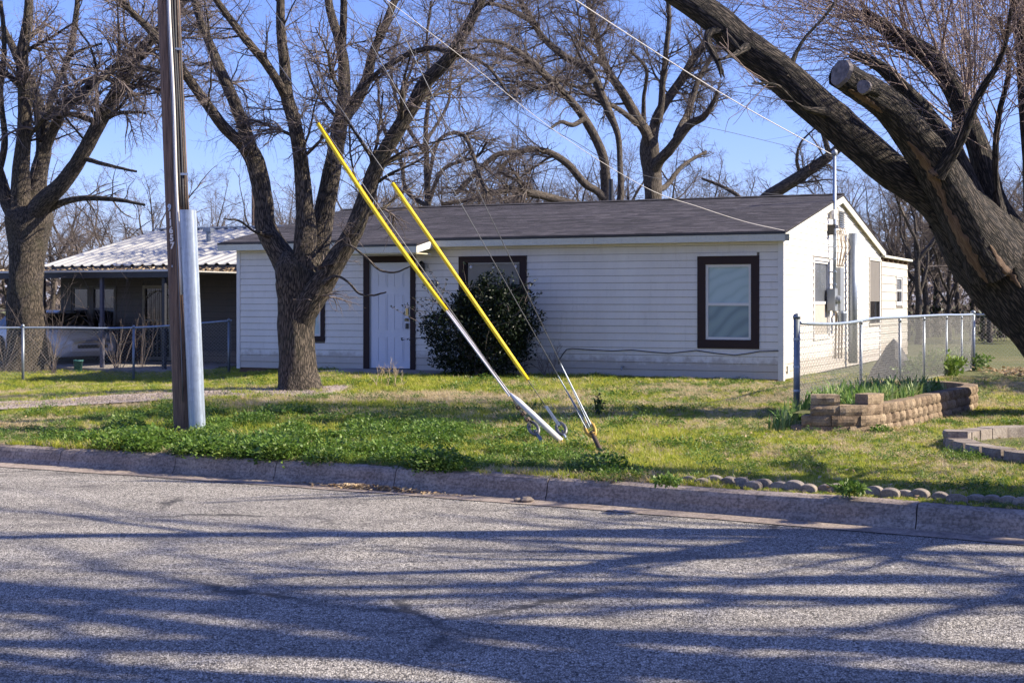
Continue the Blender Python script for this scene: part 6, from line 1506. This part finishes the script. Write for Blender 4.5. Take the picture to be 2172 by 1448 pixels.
def weedm(seed, n, h, size, spread, m_):
    rg = np.random.default_rng(seed); a = rg.random(n) * 2 * PI; rr = spread * np.sqrt(rg.random(n)); c = np.stack([rr * np.cos(a), rr * np.sin(a), h * rg.random(n) * (1 - .5 * rr / spread)], -1)
    u = nrm(np.stack([np.cos(a), np.sin(a), rg.uniform(-.1, .7, n)], -1) + rg.normal(0, .5, (n, 3))); v = nrm(np.cross(u, np.array([0, 0, 1]) + rg.normal(0, .4, (n, 3)))); s = size * rg.uniform(.6, 1.3, n)[:, None]
    V = np.stack([c, c + u * s * .45 + v * s * .34, c + u * s, c + u * s * .45 - v * s * .34], 1).reshape(-1, 3)
    me = np_mesh('weed', V, np.arange(n * 4).reshape(n, 4), m_, False); return me
src = bpy.data.collections.new('plant_sources')
def source(me, i):
    o = bpy.data.objects.new('src_%02d' % i, me); src.objects.link(o); return o
meshes = [tuft(1, 26, .050, .0028, .05, M['grass']), tuft(2, 24, .060, .003, .05, M['grass']), tuft(3, 22, .085, .003, .045, M['grass'], .8), 
          tuft(4, 24, .050, .0026, .055, M['straw'], .9), tuft(5, 20, .075, .0026, .05, M['straw'], 1.0), weedm(6, 70, .060, .015, .06, M['weed']), weedm(7, 90, .085, .017, .075, M['weed']), weedm(8, 46, .040, .012, .05, M['weed'])]
for i, me in enumerate(meshes): source(me, i)
def gn_scatter(name, pts, rot, scl, idx, label):
    me = bpy.data.meshes.new(name); n = len(pts); me.vertices.add(n); me.vertices.foreach_set('co', np.ascontiguousarray(pts, np.float32).ravel())
    a = me.attributes.new('rot', 'FLOAT_VECTOR', 'POINT'); a.data.foreach_set('vector', np.ascontiguousarray(rot, np.float32).ravel())
    a = me.attributes.new('scl', 'FLOAT', 'POINT'); a.data.foreach_set('value', np.ascontiguousarray(scl, np.float32)); a = me.attributes.new('idx', 'INT', 'POINT'); a.data.foreach_set('value', np.ascontiguousarray(idx, np.int32))
    me.update(); o = link(name, me); o['kind'] = 'stuff'; o['label'] = label; o['category'] = 'grass'
    ng = bpy.data.node_groups.new(name, 'GeometryNodeTree'); ng.interface.new_socket('Geometry', in_out='INPUT', socket_type='NodeSocketGeometry'); ng.interface.new_socket('Geometry', in_out='OUTPUT', socket_type='NodeSocketGeometry')
    gi = ng.nodes.new('NodeGroupInput'); go = ng.nodes.new('NodeGroupOutput'); ip = ng.nodes.new('GeometryNodeInstanceOnPoints'); ci = ng.nodes.new('GeometryNodeCollectionInfo'); ci.inputs['Collection'].default_value = src; ci.inputs['Separate Children'].default_value = True; ci.inputs['Reset Children'].default_value = True
    def na(nm, ty): 
        x = ng.nodes.new('GeometryNodeInputNamedAttribute'); x.data_type = ty; x.inputs['Name'].default_value = nm; return [q for q in x.outputs if q.enabled][0]
    ng.links.new(gi.outputs[0], ip.inputs['Points']); ng.links.new(ci.outputs[0], ip.inputs['Instance']); ip.inputs['Pick Instance'].default_value = True
    ng.links.new(na('idx', 'INT'), ip.inputs['Instance Index']); ng.links.new(na('scl', 'FLOAT'), ip.inputs['Scale']); e2r = ng.nodes.new('FunctionNodeEulerToRotation'); ng.links.new(na('rot', 'FLOAT_VECTOR'), e2r.inputs[0]); ng.links.new(e2r.outputs[0], ip.inputs['Rotation']); ng.links.new(ip.outputs[0], go.inputs[0])
    md = o.modifiers.new('scatter', 'NODES'); md.node_group = ng; return o
def lawn_points(n, ymin, ymax):
    # sample in view wedge with margin, density falling with distance
    y = ymin * (ymax / ymin) ** rng.random(n); x = (rng.random(n) * 2 - 1) * .48 * y
    d = (y - kerb_y(x)); keep = d > np.where(x < .8, .10, .17)
    # keep out of the house, the neighbour house, planter soil and the drive
    lx = (x - hf.R.x) * hf.ex.x + (y - hf.R.y) * hf.ex.y; ly = (x - hf.R.x) * hf.ey.x + (y - hf.R.y) * hf.ey.y
    keep &= ~((lx > -L) & (lx < 0.0) & (ly > -.01) & (ly < 14)); keep &= ~((lx > sx0) & (lx < sx1) & (ly > -1.35) & (ly < 0))
    dc = np.abs(y - drive_c(x)); inr = (x < -2.6) & (dc < 1.5 - .10 * np.maximum(x + 8, 0)); keep &= ~(inr & (rng.random(n) > .05 + .5 * (fbm(x * 2, y * 2, 2) > .6)))
    keep &= ~((((x - 5.40) / 1.35) ** 2 + ((y - 12.85) / 1.7) ** 2 < 1) & (rng.random(n) > .5)); 
    nlx = (x - nf.R.x) * hf.ex.x + (y - nf.R.y) * hf.ex.y; nly = (x - nf.R.x) * hf.ey.x + (y - nf.R.y) * hf.ey.y; keep &= ~((nlx > xl0) & (nly > -3.8))
    x, y = x[keep], y[keep]; return x, y
def species(x, y):
    n = len(x); d = (y - kerb_y(x)); nz = fbm(x * 1.1, y * .9, 4); nz2 = fbm(x * .45 + 9, y * .45 + 4, 3); nz3 = fbm(x * 2.3 + 40, y * 2.3, 3)
    straw = .14 + .42 * ss((nz - .47) / .12)
    band = np.exp(-((y - (20.5 - .12 * x)) / 1.7) ** 2) * ss((x + 6) / 3) * ss((7 - x) / 2); straw = straw + .75 * band * ss((nz - .35) / .2)
    lp_ = ss((-x - 4.0) / 1.5) * ss((y - 13) / 2); straw = straw + .75 * lp_ * ss((nz - .38) / .2) * (y < 27)
    straw = straw + .7 * np.exp(-(((x - .30) / .55) ** 2 + ((y - 12.4) / .7) ** 2))
    straw = straw + .5 * ss((x - 1.0) / 2) * np.exp(-((y - 22.5) / 2.0) ** 2)
    greenfront = np.exp(-((y - (25.9 - .453 * x)) / 1.1) ** 2); straw = straw * (1 - .9 * greenfront * ss((4.5 - x) / 3))
    weed = .50 * ss((4.6 - d) / 1.8) * ss((.9 - x) / 1.4) * ss((nz2 + .15 - .42) / .18) + .10
    weed = weed * (1 - .6 * lp_) + .3 * (nz3 > .60) * (x < 1.5)
    weed = np.where(x > 1.6, .10 + .4 * (nz3 > .66), weed)
    u = rng.random(n); idx = rng.integers(0, 3, n); tall = (nz2 > .52) & (x < 2.2)
    idx = np.where(tall & (rng.random(n) < .55), 2, idx); idx = np.where((x > 1.8) & (idx == 2), 0, idx)
    w_ = rng.integers(5, 8, n); s_ = rng.integers(3, 5, n)
    idx = np.where(u < np.clip(weed, 0, .9), w_, np.where(u < np.clip(weed, 0, .9) + straw * (1 - np.clip(weed, 0, .9)), s_, idx))
    sc = rng.uniform(.7, 1.25, n) * (1 + .35 * (nz3 - .5)); sc = np.where(x > 1.8, sc * .72, sc); sc = np.where((idx >= 5) & (d < 4) & (x < .9), sc * 1.25, sc)
    sc = np.where(idx >= 5, sc * (.5 + .9 * ss((fbm(x * 3.1 + 5, y * 2.2 + 9, 3) - .35) / .3)), sc); sc = sc * np.clip(.9 + .02 * (y - 12), .9, 1.25); sc = np.where((d < .30) & (x > .8), sc * .8, sc); kk_ = (d < .9) & (x < .8) & (nz2 > .40); idx = np.where(kk_ & (rng.random(n) < .45), w_, idx); sc = np.where(kk_ & (idx >= 5), sc * 1.35, sc); sc = np.where((x > 1.6) & (d < .6), sc * .55, sc); sc = np.where(lp_ > .3, sc * .7, sc); sc = np.where(straw > .6, sc * .8, sc)
    return idx, sc
for nm, n, y0, y1, lb in (('lawn_grass', 150000, 9.0, 40.0, 'patchy winter lawn of green grass, straw and low weeds'),):
    x, y = lawn_points(n, y0, y1); idx, sc = species(x, y); z = zg(x, y) + .004; k = len(x)
    rot = np.stack([rng.normal(0, .12, k), rng.normal(0, .12, k), rng.random(k) * 2 * PI], -1); gn_scatter(nm, np.stack([x, y, z], -1), rot, sc, idx, lb)
# fallen leaves over the lawn
x, y = lawn_points(5200, 9.5, 26); dens = np.where(x > 1.2, .9, .35); kp = rng.random(len(x)) < dens; x, y = x[kp], y[kp]
leaf_scatter('fallen_leaves', np.stack([x, y, zg(x, y) + rng.uniform(.012, .045, len(x))], -1), .018, M['deadleaf'], 'pale dead leaves scattered over the lawn', 'leaves')
# leaf carpet by the back fence
xx = rng.uniform(9, 16, 2500); yy2 = 26.5 + rng.normal(0, .8, 2500) - .25 * (xx - 9); leaf_scatter('leaf_carpet', np.stack([xx, yy2, rng.uniform(.02, .12, 2500)], -1), .05, M['deadleaf'], 'brown leaves banked along the back fence', 'leaves')
# gravel stones on the drive
n = 5200; x = rng.uniform(-11, -2.8, n); y = drive_c(x) + rng.normal(0, .62, n); zst = zg(x, y) + .028; s = rng.uniform(.008, .022, n); a = rng.random(n) * 6.28
oc = np.array([(1, 0, 0), (0, 1, 0), (-1, 0, 0), (0, -1, 0), (0, 0, .8)]); ca, sa = np.cos(a)[:, None], np.sin(a)[:, None]
V = np.stack([x[:, None] + s[:, None] * (oc[:, 0] * ca - oc[:, 1] * sa), y[:, None] + s[:, None] * (oc[:, 0] * sa + oc[:, 1] * ca), zst[:, None] + s[:, None] * oc[:, 2]], -1).reshape(-1, 3)
bq = (np.arange(n) * 5)[:, None, None]; Qt = np.array([(0, 1, 4), (1, 2, 4), (2, 3, 4), (3, 0, 4)])[None] + bq; o = link('gravel', np_mesh('gravel', V, Qt.reshape(-1, 3), M['stone2'], False)); o['kind'] = 'stuff'; o['label'] = 'loose gravel stones on the side driveway'; o['category'] = 'gravel'
tri = 0
print('OBJ', len(scene.objects))
